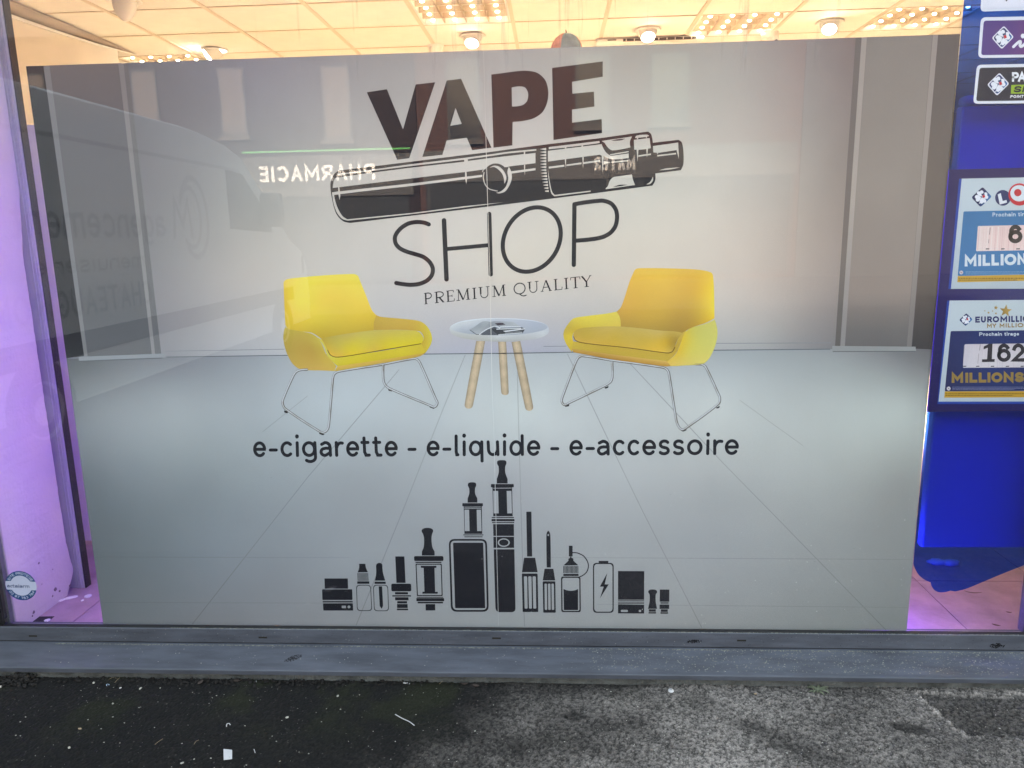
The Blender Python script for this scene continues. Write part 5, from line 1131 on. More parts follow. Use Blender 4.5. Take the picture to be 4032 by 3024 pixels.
def ex1(r):
    s_ = Sheet(SP); clover(s_, 3948.6, 147.5, 44, 46.5, 4.5, L1*2); s_.make('clover_logo', M['stick'], r)
    s_ = Sheet(SP); o_ = (3700, 0); k = 0.15009
    s_.poly([(o_[0]+x*k, o_[1]+y*k) for x, y in ell(2185, 945, 58, 62, 18)], (232, 232, 242), L1*2)
    s_.stroke(smooth(Z(o_, k, [(1935,1228),(2060,1110,1),(2115,1085,1),(2118,1130,1),(2105,1190,1),(2135,1222,1),(2190,1190,1),(2260,1120)]), False), 10.5, (232, 232, 242), L1*2); s_.make('lettering', M['stick'], r)
sticker('game_sticker', rquad([(3862.5,68),(4330,60),(4330,222),(3850.5,228.5)], 21), rquad([(3873.5,81.5),(4322,74),(4322,211),(3863,217)], 11), one(tps([(3870,90,78,54,128),(3870,215,82,54,128),(4000,90,86,54,126),(4030,150,96,54,124),(4150,120,130,50,110),(4320,150,150,60,110)], 1e-3)), 'purple sticker with the clover diamond and a white script letter i', ex1)
def ex2(r):
    s_ = Sheet(SP); clover(s_, 3930.5, 331.5, 44, 46, 5, L1*2); s_.make('clover_logo', M['stick'], r)
    s_ = Sheet(SP); letters(s_, 'PARIONS', [(3984.5,4012),(4008,4040),(4044,4070),(4075,4083),(4087,4117),(4121,4148),(4152,4176)], (3980, 322), (4180, 321), 38, 8.6, (236, 238, 246), L1*2)
    letters(s_, 'POINT DE VENTE', spread('POINT DE VENTE', 3977.5, 4120, 0.22), (3977, 385.5), (4120, 384), 11, 2.6, (236, 238, 246), L1*2, slant=0.2); s_.make('lettering', M['stick'], r)
    s_ = Sheet(SP); s_.poly([(3982, 334.5), (4180, 330), (4178, 366), (3980, 369)], (150, 180, 44), L1*2); s_.make('green_bar', M['stick'], r)
    s_ = Sheet(SP); letters(s_, 'SPORT', [(3989,4019),(4024,4052),(4056,4086),(4090,4118),(4122,4146)], (3985, 364), (4180, 361), 25, 6.6, (34, 34, 46), L1*3, slant=0.25); s_.make('bar_lettering', M['stick'], r)
sticker('game_sticker', rquad([(3846.5,255),(4330,246),(4330,404),(3831.5,409)], 19), rquad([(3857.5,267),(4322,259),(4322,393),(3843.5,398)], 10), (38, 38, 54), 'black sticker with clover diamond, white PARIONS and a green bar', ex2)

# lottery frame with two jackpot cards
DP = 0.0086
b0 = PY(3736, 668, DP); fr = empty('jackpot_display', (b0[0], DP, b0[2]), 'dark navy frame on the glass holding two jackpot cards', 'poster frame')
lx0 = 0.5*(PY(3736, 668, DP)[0]+PY(3647, 1621.7, DP)[0]); lz0 = PY(3647, 1621.7, DP)[2]; lz1 = PY(3736, 668, DP)[2]
s_ = Sheet(DP)
tA, bA = PRJ(lx0, lz1, DP), PRJ(lx0, lz0, DP); tB, bB = PRJ(XR-0.02, lz1, DP), PRJ(XR-0.02, lz0, DP)
s_.poly([tA, tB, bB, bA], one(tps([(3736,668,36,28,88),(4032,668,40,32,92),(3690,1150,34,28,92),(4032,1150,52,54,110),(3650,1620,30,22,84),(4032,1620,30,24,88)], 1e-3)), 0, cell=60); s_.make('frame_face', M['stick'], fr)
s_ = Sheet(DP); s_.poly([tA, (tA[0]+4, tA[1]), (bA[0]+4, bA[1]), bA], (74, 50, 200), L1); s_.make('lit_frame_edge', M['stick'], fr)  # violet light along the frame's edge, painted into its colour
def card(name, lab, q_, blue, contents):
    b_ = PY(q_[0][0], q_[0][1], DP); r = empty(name, (b_[0], DP, b_[2]), lab, 'poster', 'jackpot cards in the navy frame')
    s_ = Sheet(DP); s_.poly(blue, (34, 66, 158), L1*2); s_.make('card_edge', M['stick'], r)
    s_ = Sheet(DP); s_.poly(q_, one(tps([(q_[0][0], q_[0][1], 198, 208, 216), (4032, q_[0][1], 196, 206, 212), (q_[3][0], q_[3][1], 184, 196, 206), (4032, q_[3][1], 186, 196, 204), (3900, (q_[0][1]+q_[3][1])/2, 194, 204, 212)], 1e-3)), L1*3, cell=60); s_.make('card_sheet', M['stick'], r)
    contents(r); return r
RX = 4150          # cards run on past the edge of the photograph up to the end of the frame
RX = min(RX, tB[0]-6)
def fine(sh, x0, x1, ys, h, col, lay, seed):
    rr = random.Random(seed)
    for k, y in enumerate(ys):
        x = x0; xe = x1 if k < len(ys)-1 else x0+(x1-x0)*0.62
        while x < xe:
            w = rr.uniform(4, 12); sh.poly([(x, y-h), (min(x+w, xe), y-h-0.02*w), (min(x+w, xe), y), (x, y)], col, lay); x += w+2.2
def cA(r):
    s_ = Sheet(DP); s_.poly(rquad([(3794,832.5),(RX,825),(RX,1078),(3771,1086.5)], 5), one(tps([(3794,835,60,116,166),(RX,830,58,112,160),(3771,1085,58,118,172),(RX,1080,58,116,168),(3900,960,62,122,174)], 1e-3)), L1*4, cell=50); s_.make('blue_panel', M['stick'], r)
    s_ = Sheet(DP); s_.poly(rquad([(3771,1087),(RX,1079),(RX,1103),(3769.3,1111.5)], 2), (206, 164, 62), L1*4.5)
    fine(s_, 3774, RX-3, (1097.5, 1104.5), 3.4, (118, 92, 36), L1*5, 3); s_.make('yellow_strip', M['stick'], r)
    s_ = Sheet(DP); clover(s_, 3865, 775.7, 40.5, 40, 4, L1*4, border=False, dark=(38, 42, 86)); s_.make('clover_logo', M['stick'], r)
    s_ = Sheet(DP); s_.poly(ell(3948.8, 779, 30.5, 31, 28), (48, 54, 100), L1*4); s_.poly(Z((3632, 660), .28935, [(1025,365),(1066,347),(1092,455),(1143,440),(1152,475),(1052,503)]), (226, 230, 238), L1*5)
    s_.poly(ell(4014, 765.6, 43.5, 44, 32), (196, 44, 56), L1*6); s_.poly(ell(4013, 761, 35, 32, 28), (220, 226, 234), L1*7); s_.poly(ell(4007.5, 758.5, 14.5, 14.5, 20), (194, 44, 54), L1*8)
    letters(s_, 'TO', [(4066, 4092), (4098, 4132)], (4060, 800), (4140, 798), 50, 12, (48, 54, 100), L1*4); s_.make('game_logo', M['stick'], r)
    s_ = Sheet(DP); s_.poly(rquad([(3850.5,890),(RX-30,884),(RX-34,984),(3843,989)], 4), one(tps([(3850,890,232,212,208),(RX,885,228,208,206),(3843,989,238,222,218),(RX,985,238,220,216),(3900,940,236,208,204)], 1e-3)), L1*5, cell=40)
    for k in range(26):
        x = 3853+k*9.6+random.uniform(-3, 3)
        if x < RX-40: s_.stroke([(x, 893), (x-6.5, 986)], random.choice((1.2, 2.2, 3.5)), random.choice(((228, 196, 194), (240, 224, 220), (226, 190, 188))), L1*5.5, cap=False)
    for k in range(4): s_.poly([(3882+k*60, 978), (3896+k*60, 977.6), (3895+k*60, 982), (3881+k*60, 982.4)], (96, 84, 84), L1*6)
    s_.stroke([(3899, 896), (3896.5, 924)], 3, (150, 128, 126), L1*6, cap=False); s_.stroke([(3894, 942), (3892, 958)], 2.4, (170, 148, 146), L1*6, cap=False)
    s_.make('number_window', M['stick'], r)
    s_ = Sheet(DP); letters(s_, '6', [(3970, 4026)], (3960, 959), (4060, 956), 73, 16.5, (58, 52, 52), L1*7); s_.make('number', M['stick'], r)
    s_ = Sheet(DP); letters(s_, 'Prochain tirage', [(3908,3919)]+spread('rochain tirage', 3922, 4070, .2), (3905, 853.3), (4080, 850), 11.2, 2.9, (198, 214, 226), L1*5)
    letters(s_, 'MILLIONS', [(3798.4,3845),(3851,3864),(3869,3898.5),(3904,3933.5),(3939.5,3952),(3955,4002),(4006,4040),(4046,4078)], (3798, 1049.3), (4080, 1041), 44.5, 11.5, (214, 224, 232), L1*5)
    s_.poly(ell(3785, 1073, 7.4, 7.6, 16), (206, 200, 208), L1*5); s_.stroke([(3781, 1070), (3789, 1076)], 2, (110, 70, 80), L1*6, cap=False)
    fine(s_, 3802, RX-6, (1070.5, 1075.5, 1080), 1.6, (134, 172, 204), L1*5, 5); s_.make('lettering', M['stick'], r)
def cB(r):
    s_ = Sheet(DP); s_.poly(rquad([(3743.4,1303.5),(RX,1299),(RX,1539),(3720,1540.6)], 5), one(tps([(3743,1305,44,50,98),(RX,1300,42,48,96),(3720,1540,42,44,88),(RX,1540,42,46,92),(3900,1420,42,56,110)], 1e-3)), L1*4, cell=50); s_.make('navy_panel', M['stick'], r)
    s_ = Sheet(DP); s_.poly(rquad([(3720,1541),(RX,1539.5),(RX,1564),(3718,1566)], 2), (194, 154, 50), L1*4.5); fine(s_, 3723, RX-3, (1552, 1558.5), 3.2, (112, 86, 30), L1*5, 4); s_.make('yellow_strip', M['stick'], r)
    s_ = Sheet(DP); clover(s_, 3803.3, 1258.6, 26.5, 25.5, 1.5, L1*4, border=False, dark=(42, 48, 98)); s_.make('clover_logo', M['stick'], r)
    s_ = Sheet(DP)
    for (x, y, R_) in ((3960,1224,25.5),(3921.4,1211.5,9.5),(3878,1224,3.6),(3892.5,1231,5.6),(3908.4,1224.8,3.8),(3921.4,1234,5.6)):
        pts = [(x+(R_ if k % 2 == 0 else R_*.42)*math.sin(math.pi*k/5+0.1), y-(R_ if k % 2 == 0 else R_*.42)*math.cos(math.pi*k/5+0.1)) for k in range(10)]
        s_.poly(pts, lambda u, v, x=x, R_=R_: tuple(np.array((140, 112, 56))+np.array((62, 56, 40))*max(0, min(1, .5+(u-x)/(2*R_)))), L1*4)
    s_.make('star_logo', M['stick'], r)
    s_ = Sheet(DP)
    letters(s_, 'EUROMILLIONS', [(3840,3858.5),(3862.5,3882),(3887,3906),(3908.5,3934),(3939,3966),(3971,3977.5),(3981.5,3996),(3999.5,4013.5),(4017,4023.5),(4027,4052),(4056,4076),(4080,4098)], (3838, 1270.6), (4100, 1266), 24, 6.2, (48, 50, 104), L1*4)
    letters(s_, 'MY MILLION', [(3886.6,3905),(3907,3922.5),(0,0),(3936,3955),(3959,3964.5),(3968,3979.5),(3983,3994.5),(3998,4003.5),(4006.5,4030),(4034,4052)], (3884, 1290.8), (4060, 1288), 16.5, 4.0, (150, 120, 66), L1*4); s_.make('title', M['stick'], r)
    s_ = Sheet(DP); s_.poly(rquad([(3799,1355.4),(RX-30,1351),(RX-32,1446),(3791.7,1448.2)], 4), one(tps([(3799,1356,208,200,210),(RX,1352,206,196,206),(3792,1448,214,208,216),(RX,1446,212,206,214),(3900,1400,214,206,212)], 1e-3)), L1*5, cell=40)
    for k in range(24):
        x = 3800+k*11+random.uniform(-4, 4)
        if x < RX-40: s_.stroke([(x, 1358), (x-5, 1446)], random.choice((1.0, 2.0)), random.choice(((204, 192, 202), (220, 212, 218))), L1*5.5, cap=False)
    for x in (3792, 3844, 3902, 3961, 4019): s_.poly([(x, 1440.5), (x+13, 1440), (x+12, 1444), (x-1, 1444.5)], (92, 84, 96), L1*6)
    s_.stroke([(3860, 1356), (3857, 1380)], 3, (160, 150, 160), L1*6, cap=False); s_.stroke([(3854, 1392), (3850, 1432)], 2.2, (168, 158, 166), L1*6, cap=False)
    s_.make('number_window', M['stick'], r)
    s_ = Sheet(DP)
    s_.poly(Z((3632, 1140), .28935, [(905,738),(955,736),(945,946),(985,946),(982,984),(810,986),(812,950),(880,948),(890,792),(832,815),(834,776)]), (54, 50, 56), L1*7)
    letters(s_, '62', [(3926, 3980), (3984, 4036)], (3860, 1425), (4040, 1424.5), 72, 14.5, (54, 50, 56), L1*7); s_.make('number', M['stick'], r)
    s_ = Sheet(DP); letters(s_, 'Prochain tirage', [(3856,3869)]+spread('rochain tirage', 3872, 4012.5, .2), (3855, 1323), (4015, 1321), 9.8, 2.9, (206, 214, 226), L1*5)
    letters(s_, 'MILLIONS', [(3747,3792.5),(3800.5,3813),(3817,3848.5),(3853.5,3884),(3888,3900),(3903.5,3947.5),(3952,3991),(3996,4032)], (3745, 1507.6), (4032, 1504.5), 39.5, 11.5, (152, 126, 68), L1*5)
    s_.poly(ell(3735.3, 1530, 7.6, 7.8, 16), (214, 208, 216), L1*5); s_.stroke([(3732, 1527), (3739, 1533)], 2, (90, 70, 80), L1*6, cap=False)
    fine(s_, 3750, RX-6, (1525, 1530, 1534.6), 1.6, (136, 142, 182), L1*5, 7); s_.make('lettering', M['stick'], r)
# the cards slide in the frame: they are things of their own
card('jackpot_card', 'upper light blue jackpot card with a red and white ring logo', [(3786.8,703.4),(RX,696),(RX,1136.5),(3744.3,1137.4)], [(3776.5,704),(3788,703.6),(3745.5,1137.6),(3734,1138)], cA)
card('jackpot_card', 'lower navy jackpot card with gold stars and the number 162', [(3739,1183.4),(RX,1180),(RX,1580.5),(3695.7,1581.3)], [(3729.5,1184),(3740,1183.6),(3697,1579.5),(RX,1579),(RX,1590),(3691,1591)], cB)

# ---- round alarm sticker, bottom left of the pane
AP = 0.0072
c_ = (83.5, 2307); b0 = PY(c_[0], c_[1], AP); r = empty('alarm_sticker', (b0[0], AP, b0[2]), 'round white and teal alarm company sticker in the lower left corner of the glass', 'sticker')
KA = (0, 2220); kA = 184/2212
skx = lambda a: (1000-30*0, 0)
def ringpt(R_, a): # a in degrees, 0 = right, counter clockwise on the sticker
    x = 975+ (735*R_)*math.cos(math.radians(a)) - 0.115*(700*R_)*math.sin(math.radians(a))*-1*-1
    y = 1035 - (690*R_)*math.sin(math.radians(a)) + 0.03*(735*R_)*math.cos(math.radians(a))
    x = 995+(735*R_)*math.cos(math.radians(a)) - 85*R_*math.sin(math.radians(a)); return (KA[0]+kA*x, KA[1]+kA*y)
s_ = Sheet(AP); s_.poly([ringpt(1, k*7.5) for k in range(48)], (205, 210, 232), 0); s_.make('disc', M['stick'], r)
s_ = Sheet(AP); TEAL = (44, 82, 128)
s_.poly([ringpt(1, a) for a in np.linspace(17, 163, 30)]+[ringpt(.69, a) for a in np.linspace(154, 26, 26)], TEAL, L1); s_.poly([ringpt(1, a) for a in np.linspace(197, 343, 30)]+[ringpt(.69, a) for a in np.linspace(334, 206, 26)], TEAL, L1*1.2); s_.make('teal_ring', M['stick'], r)
s_ = Sheet(AP)
def arctext(txt, a0, a1, flip):
    n_ = len(txt); wid = [(.55 if ch in ' ' else (.45 if ch == 'I' else 1)) for ch in txt]; tot = sum(wid); a = a0; k = 0
    for ch, w_ in zip(txt, wid):
        am = a+(a1-a0)*w_/tot/2; half = abs(a1-a0)*w_/tot*0.36; a += (a1-a0)*w_/tot
        if ch == ' ': continue
        src = 'E' if ch == 'É' else ch
        for st in GL[src]:
            pts = []
            for x, y in st:
                aa = am+(x-.5)*2*half*(-1 if not flip else 1); R_ = (.77+.14*y) if not flip else (.91-.14*y); pts.append(ringpt(R_, aa))
            s_.stroke(pts, 1.7, (206, 216, 238), L1*2+0.00002*k, cap=False); k = (k+1) % 4
arctext('SITE PROTÉGÉ', 156, 24, False); arctext('02 97 763 764', 206, 336, True); s_.make('ring_lettering', M['stick'], r)
s_ = Sheet(AP); letters(s_, 'actalarm', [(KA[0]+kA*a_, KA[0]+kA*b_) for a_, b_ in ((335,460),(485,590),(585,690),(700,840),(860,905),(915,1065),(1085,1180),(1200,1390))], (KA[0]+kA*335, KA[1]+kA*1112), (KA[0]+kA*1390, KA[1]+kA*1146), 9.6, 2.3, (62, 74, 122), L1*2, cap=False); s_.make('lettering', M['stick'], r)
# ================================================================== OUTSIDE, NEAR: litter, dust and weeds by the kerb
M['litter_w'] = mat('white_litter', (0.60, 0.60, 0.61), 0.6, noise=0.06); M['litter_b'] = mat('pale_blue_litter', (0.45, 0.62, 0.78), 0.6)
def GP(u, v, z=0.006): return PZ(u, v, z)
tag(flake('paper_scrap', [GP(880, 2950), GP(914, 2954), GP(914, 2989), GP(881, 2993)], M['litter_w'], None, 0.0012), 'white square of paper lying on the dark asphalt at the lower left', 'paper scrap')
def strip(pts, w, lab, name, m, cat, lift=0.0):
    V = []; F = []
    pp = [GP(*p) for p in smooth([(*p, 1) for p in pts], False)]
    for i, p in enumerate(pp):
        d = pp[min(i+1, len(pp)-1)]-pp[max(i-1, 0)]; d /= np.linalg.norm(d); n_ = np.array([-d[1], d[0], 0])*w/2; h = lift*math.sin(math.pi*i/(len(pp)-1))
        V += [tuple(p+n_+[0, 0, h]), tuple(p-n_+[0, 0, h]), tuple(p-n_*0.6+[0, 0, h+w*.4]), tuple(p+n_*0.6+[0, 0, h+w*.4])]
    for i in range(len(pp)-1):
        for j in range(4): F.append((i*4+j, i*4+(j+1) % 4, (i+1)*4+(j+1) % 4, (i+1)*4+j))
    return tag(mesh(name, V, F, m, None, True, pp[0]), lab, cat)
strip([(1556, 2813), (1584, 2829), (1612, 2842), (1632, 2857)], .0028, 'thin white plastic strip curving across the asphalt below the bottle icons', 'plastic_strip', M['litter_w'], 'plastic strip')
strip([(1589, 2689), (1614, 2692)], .0055, 'short white cigarette end by the kerb', 'cigarette_end', M['litter_w'], 'cigarette end')
strip([(892, 2862), (893, 2852), (902, 2849), (907, 2855)], .003, 'small curled white shaving on the dark asphalt', 'curled_shaving', M['litter_w'], 'shaving')
strip([(1000, 2950), (1005, 2965)], .002, 'short white splinter right of the paper square', 'splinter', M['litter_w'], 'splinter')
M['straw'] = mat('dry_straw', (0.36, 0.27, 0.17), 0.8, noise=0.2)
for k, (pts, lab) in enumerate(((((610, 2932), (625, 2922), (641, 2909)), 'pale straw left of the paper square'), (((764, 2931), (772, 2922), (783, 2914)), 'pale straw just above the paper square'),
                               (((425, 2678), (447, 2669), (466, 2676)), 'tangled straw by the concrete edge at the left'), (((452, 2688), (470, 2672), (486, 2659)), 'upright straw leaning on the sill at the left'), (((1730, 2693), (1745, 2682), (1758, 2672)), 'straw with a seed head by the kerb'),
                               (((52, 2676), (58, 2668), (63, 2662)), 'short pale stalk at the far left of the kerb'))):
    strip(pts, .0013, lab, 'straw', M['straw'], 'straw', 0.002)
p = GP(2642, 2721); r = lathe('bottle_cap', [(0.0005, 0.004), (0.0075, 0.004), (0.0085, 0.003), (0.0088, 0.0)], (p[0], p[1], 0.006), (0, 0, 1), M['litter_w'], None, 20, (p[0], p[1], 0.006)); tag(r, 'tiny round white cap with a grey print on the light asphalt', 'cap')
bm = bmesh.new()
for k in range(5): add_box(bm, (p[0]-.004+k*.0017, p[1]-.001, .0101), (p[0]-.0031+k*.0017, p[1]+.0015, .0105))
o = bm_obj('cap_print', bm, M['dark'], r)
for k, (u, v, sx, sy, m_, lab) in enumerate(((425, 2697, .010, .005, 'litter_b', 'pale blue plastic flake by the left kerb'), (475, 2708, .007, .0035, 'litter_w', 'white flake right of the pale blue one'), (1005, 2684, .010, .006, 'litter_w', 'larger white flake against the kerb below the sheet'),
                                             (2, 2703, .012, .006, 'grit', 'grey stone chip at the left edge of the photo'), (315, 2869, .010, .008, 'straw', 'brown pebble on the dark asphalt'), (369, 2688, .010, .006, 'grit', 'grey pebble by the concrete edge'),
                                             (445, 2770, .007, .004, 'grit', 'pale pebble on the mossy asphalt'), (1131, 2824, .009, .006, 'grit', 'pale stone below the first bottle icon'), (553, 2710, .010, .008, 'grit', 'pinkish stone near the dry leaves'),
                                             (1330, 2741, .009, .005, 'grit', 'grey stone in the middle of the mossy strip'), (717, 3004, .008, .006, 'grit', 'pale stone at the bottom of the photo'), (272, 2944, .009, .006, 'grit', 'flat grey stone at the lower left'), (2975, 2731, .008, .005, 'straw', 'yellowish seed husk by the right kerb'))):
    p = GP(u, v, .007); bm = bmesh.new(); blob(bm, p, sx*.6, (1, .75, .45), .28, 1)
    bmesh.ops.rotate(bm, verts=bm.verts, cent=Vector(p), matrix=Matrix.Rotation(RNG.uniform(0, 6), 3, 'Z'))
    tag(bm_obj('flake' if m_.startswith('litter') else 'pebble', bm, M[m_], None, False, p), lab, 'flake' if m_.startswith('litter') else 'pebble')
M['leaf2'] = mat('dead_leaf', (0.085, 0.062, 0.052), 0.85, noise=0.4, nscale=50)
for (u, v, L, a_, lab) in ((835, 2670, .030, .9, 'largest curled dead leaf against the kerb'), (725, 2668, .022, .3, 'dead leaf left of the largest curled one'), (870, 2664, .018, -.5, 'small dead leaf right of the largest curled one'), (935, 2682, .032, .1, 'flat dark dead leaf at the right of the leaf pile'),
                           (790, 2690, .026, 1.4, 'dead leaf lying lowest in the pile'), (1047, 2679, .016, .6, 'tan leaf scrap right of the white flake'), (60, 2668, .022, .4, 'reddish dead leaf in the soil heap at the left'), (1830, 2695, .022, .2, 'grey dead leaf by the kerb at the middle'), (1874, 2702, .024, -.3, 'grey leaf scrap right of the middle dead leaf')):
    leaf(u, v, .006, L, L*.5, a_, lab, 'leaf', M['leaf2'], .35, 'dead leaves along the kerb')
# soil crumbs heaped along the left kerb
M['soil'] = mat('dark_soil', (0.014, 0.012, 0.011), 0.95, noise=0.4, nscale=90)
bm = bmesh.new()
for k in range(420):
    u = random.choice((random.uniform(0, 150), random.uniform(500, 1400), random.uniform(0, 1700))); v = random.triangular(2652, 2712, 2690)
    p = GP(u, v, .004); p[1] = min(p[1], -.143); blob(bm, (p[0], p[1], .004+random.uniform(0, .008)), random.uniform(.002, .0065), (1, 1, .7), .35, 1)
for k in range(90):
    u = random.gauss(105, 22); p = GP(u, 2668, .004); y = -.146-abs(random.gauss(0, .012)); blob(bm, (p[0], y, .006+random.uniform(0, .02)), random.uniform(.003, .008), (1, 1, .8), .35, 1)
o = bm_obj('soil_crumbs', bm, M['soil'], None, False, (-1, -.15, 0)); tag(o, 'dark soil crumbs heaped along the left part of the kerb', 'soil', None, 'stuff')
# grit and white specks over the pavement
bm = bmesh.new()
for k in range(520):
    x = random.uniform(-1.7, 1.4); y = random.uniform(-.75, -.16); s_ = random.choice((.0006, .0007, .0009, .0011, .0014, .002))
    blob(bm, (x, y, .006), s_, (1.2, 1, .5), .3, 1)
o = bm_obj('pale_grit', bm, M['grit'], None, False, (0, -.4, 0)); tag(o, 'pale grit scattered over the pavement', 'grit', None, 'stuff')
# dust, lichen and scuffs on the sill
def dust(name, lab, n, f, m, cat='dust', par=None):
    bm = bmesh.new()
    for k in range(n):
        c, s_, nrm = f()
        rr = bmesh.ops.create_circle(bm, cap_ends=True, segments=6, radius=s_)
        qm = Vector(nrm).to_track_quat('Z', 'Y').to_matrix()
        for v in rr['verts']: v.co = qm @ (v.co*random.uniform(.7, 1.3)); v.co += Vector(c)+Vector(nrm)*0.0004
    o = bm_obj(name, bm, m, par, False, None if par else (0, 0, 0)); o['kind'] = 'stuff'
    if par is None: tag(o, lab, cat)
    return o
SN = Vector((0, -.146, .99)).normalized()
def onsill(bias):
    def f():
        x = random.uniform(-1.7, 1.5)
        if bias and random.random() > sst(x): x = random.uniform(.1, 1.5)
        t = random.random()**(1.0); y = -.040-t*.100; z = .0695-(.036+y+.0)*0+(y+.036)*.154
        return (x, y, z), random.choice((.0006, .0008, .0011, .0016)) if not bias else random.choice((.0006, .0008, .001, .0014, .0022)), SN
    return f
sst = lambda x: max(0, min(1, (x+.2)/1.2))**1.5
dust('sill_dust', '', 220, onsill(False), M['grit'], par=wf); dust('sill_dust', '', 1700, onsill(True), M['lichen'], par=wf)
def crumbs():
    x = random.uniform(-1.7, 1.5); return (x, -.038-abs(random.gauss(0, .003)), .0698), random.uniform(.0006, .0022), SN
dust('groove_crumbs', '', 1500, crumbs, M['lichen'], par=wf)
def railtop():
    x = random.uniform(-1.3, 1.5); return (x, random.uniform(-.0288, -.0263),   .1244), random.uniform(.0006, .0016), (0, -.2, 1)
dust('rail_dust', '', 1500, railtop, M['lichen'], par=wf)
def railface():
    x = random.uniform(-1.7, 1.5); return (x, -.0303, random.uniform(.078, .122)), random.choice((.0005, .0007, .001)), (0, -1, 0)
dust('rail_specks', '', 130, railface, M['grit'], par=wf); dust('rail_grime', '', 420, railface, M['grime'], par=wf)
def glassdirt():
    x = random.gauss(.55, .4); z = .13+abs(random.gauss(0, .33)); return (min(1.1, max(-1.2, x)), -.0002, z), random.choice((.0005, .0006, .0008, .001, .0015)), (0, -1, 0)
M['speck'] = mat('pale_speck', (0.62, 0.62, 0.60), 0.9)
dust('pane_specks', '', 110, glassdirt, M['speck'], par=wf)
def glassdark():
    x = random.uniform(-1.5, 1.4); z = .12+abs(random.gauss(0, .3)); return (x, -.0002, z), random.choice((.0005, .0006, .0008)), (0, -1, 0)
dust('pane_specks', '', 60, glassdark, M['grime'], par=wf)
def scuff(cx, cy, rx, ry, rot, n, face):
    def f():
        a = random.uniform(0, 6.283); q_ = random.random()**.6; dx = rx*q_*math.cos(a); dy = ry*q_*math.sin(a); x = cx+dx*math.cos(rot)-dy*math.sin(rot); t = cy+dx*math.sin(rot)+dy*math.cos(rot)
        if face: return (x, -.0303, t), random.uniform(.0008, .0024), (0, -1, 0)
        return (x, t, .0695+(t+.036)*.154), random.uniform(.0006, .0019), SN
    return f
p = PZ(1150, 2600, .060); dust('scuff', '', 240, scuff(p[0], -.098, .028, .012, .5, 0, False), M['grime'], par=wf)
p = PY(3925, 2543, -.030); dust('scuff', '', 90, scuff(p[0], p[2], .024, .009, 0, 0, True), M['grime'], par=wf)
p = PY(2735, 2525, -.030); dust('scuff', '', 60, scuff(p[0], p[2], .026, .005, 0.1, 0, True), M['grime'], par=wf)
# rosette weed in the joint, right
M['weed'] = mat('grey_green_leaf', (0.15, 0.17, 0.11), 0.7, noise=0.25, nscale=40)
p = GP(3218, 2716, .006); wr = empty('rosette_weed', p, 'small grey green weed growing from the joint below the sill', 'weed')
for k in range(11):
    a = 2*math.pi*k/11+random.uniform(-.2, .2); L = random.uniform(.022, .044); W_ = L*.26; V, F = [], []
    for i in range(7):
        t = i/6; w_ = W_*math.sin(math.pi*min(1, .12+.86*t))*.9; h = .006+.016*t*(1.15-t)*(1.3 if k % 3 else .6)
        for s__, hh in ((-1, .0012), (0, 0), (1, .0012)): V.append((p[0]+L*t*math.cos(a)-s__*w_/2*math.sin(a), p[1]-.004+(L*t*math.sin(a)+s__*w_/2*math.cos(a))*.8, h+hh))
    for i in range(6):
        for j in (0, 1): q0 = i*3+j; F.append((q0, q0+1, q0+4, q0+3))
    mesh('leaf', V, F, M['weed'], wr, True)
p = GP(660, 2664, .01); wr = empty('seedling', p, 'tiny bright green seedling between the dead leaves', 'weed')
M['green'] = mat('fresh_green', (0.07, 0.16, 0.05), 0.6)
for a in (.4, 2.6, 4.4):
    V = [(p[0], p[1], .010), (p[0]+.006*math.cos(a)-.002*math.sin(a), p[1]+.006*math.sin(a)+.002*math.cos(a), .015), (p[0]+.011*math.cos(a), p[1]+.011*math.sin(a), .016), (p[0]+.006*math.cos(a)+.002*math.sin(a), p[1]+.006*math.sin(a)-.002*math.cos(a), .015)]
    mesh('leaf', V, [(0, 1, 2, 3)], M['green'], wr)

# ================================================================== OUTSIDE, FAR: what the pane reflects
M['brick'] = mat('brown_brick', (0.022, 0.011, 0.012), 0.85, noise=0.25, nscale=2.0, nstretch=(1, 1, 14)); M['salmon'] = mat('salmon_render', (0.075, 0.035, 0.029), 0.85, noise=0.08, nscale=1.2)
M['shade'] = mat('pale_blind', (0.13, 0.11, 0.10), 0.7); M['wframe'] = mat('grey_window_frame', (0.035, 0.037, 0.04), 0.5); M['pane_dark'] = mat('dark_pane', (0.03, 0.035, 0.045), 0.15)
M['stone'] = mat('sill_stone', (0.10, 0.09, 0.085), 0.8); M['fascia'] = mat('grey_fascia', (0.07, 0.07, 0.073), 0.5); M['signw'] = mat('white_sign_letter', (0.80, 0.80, 0.78), 0.5)
M['roofm'] = mat('slate_roof', (0.06, 0.062, 0.07), 0.7, noise=0.2); M['neon'] = emit_material('lit_green_tube', (0.35, 1.0, 0.25), 0.6); M['shopg'] = mat('shop_glass_dark', (0.05, 0.055, 0.06), 0.1)
YB = -20.0
def wpt(u, v): q_ = PY(u, v, -YB); return q_[0], q_[2]
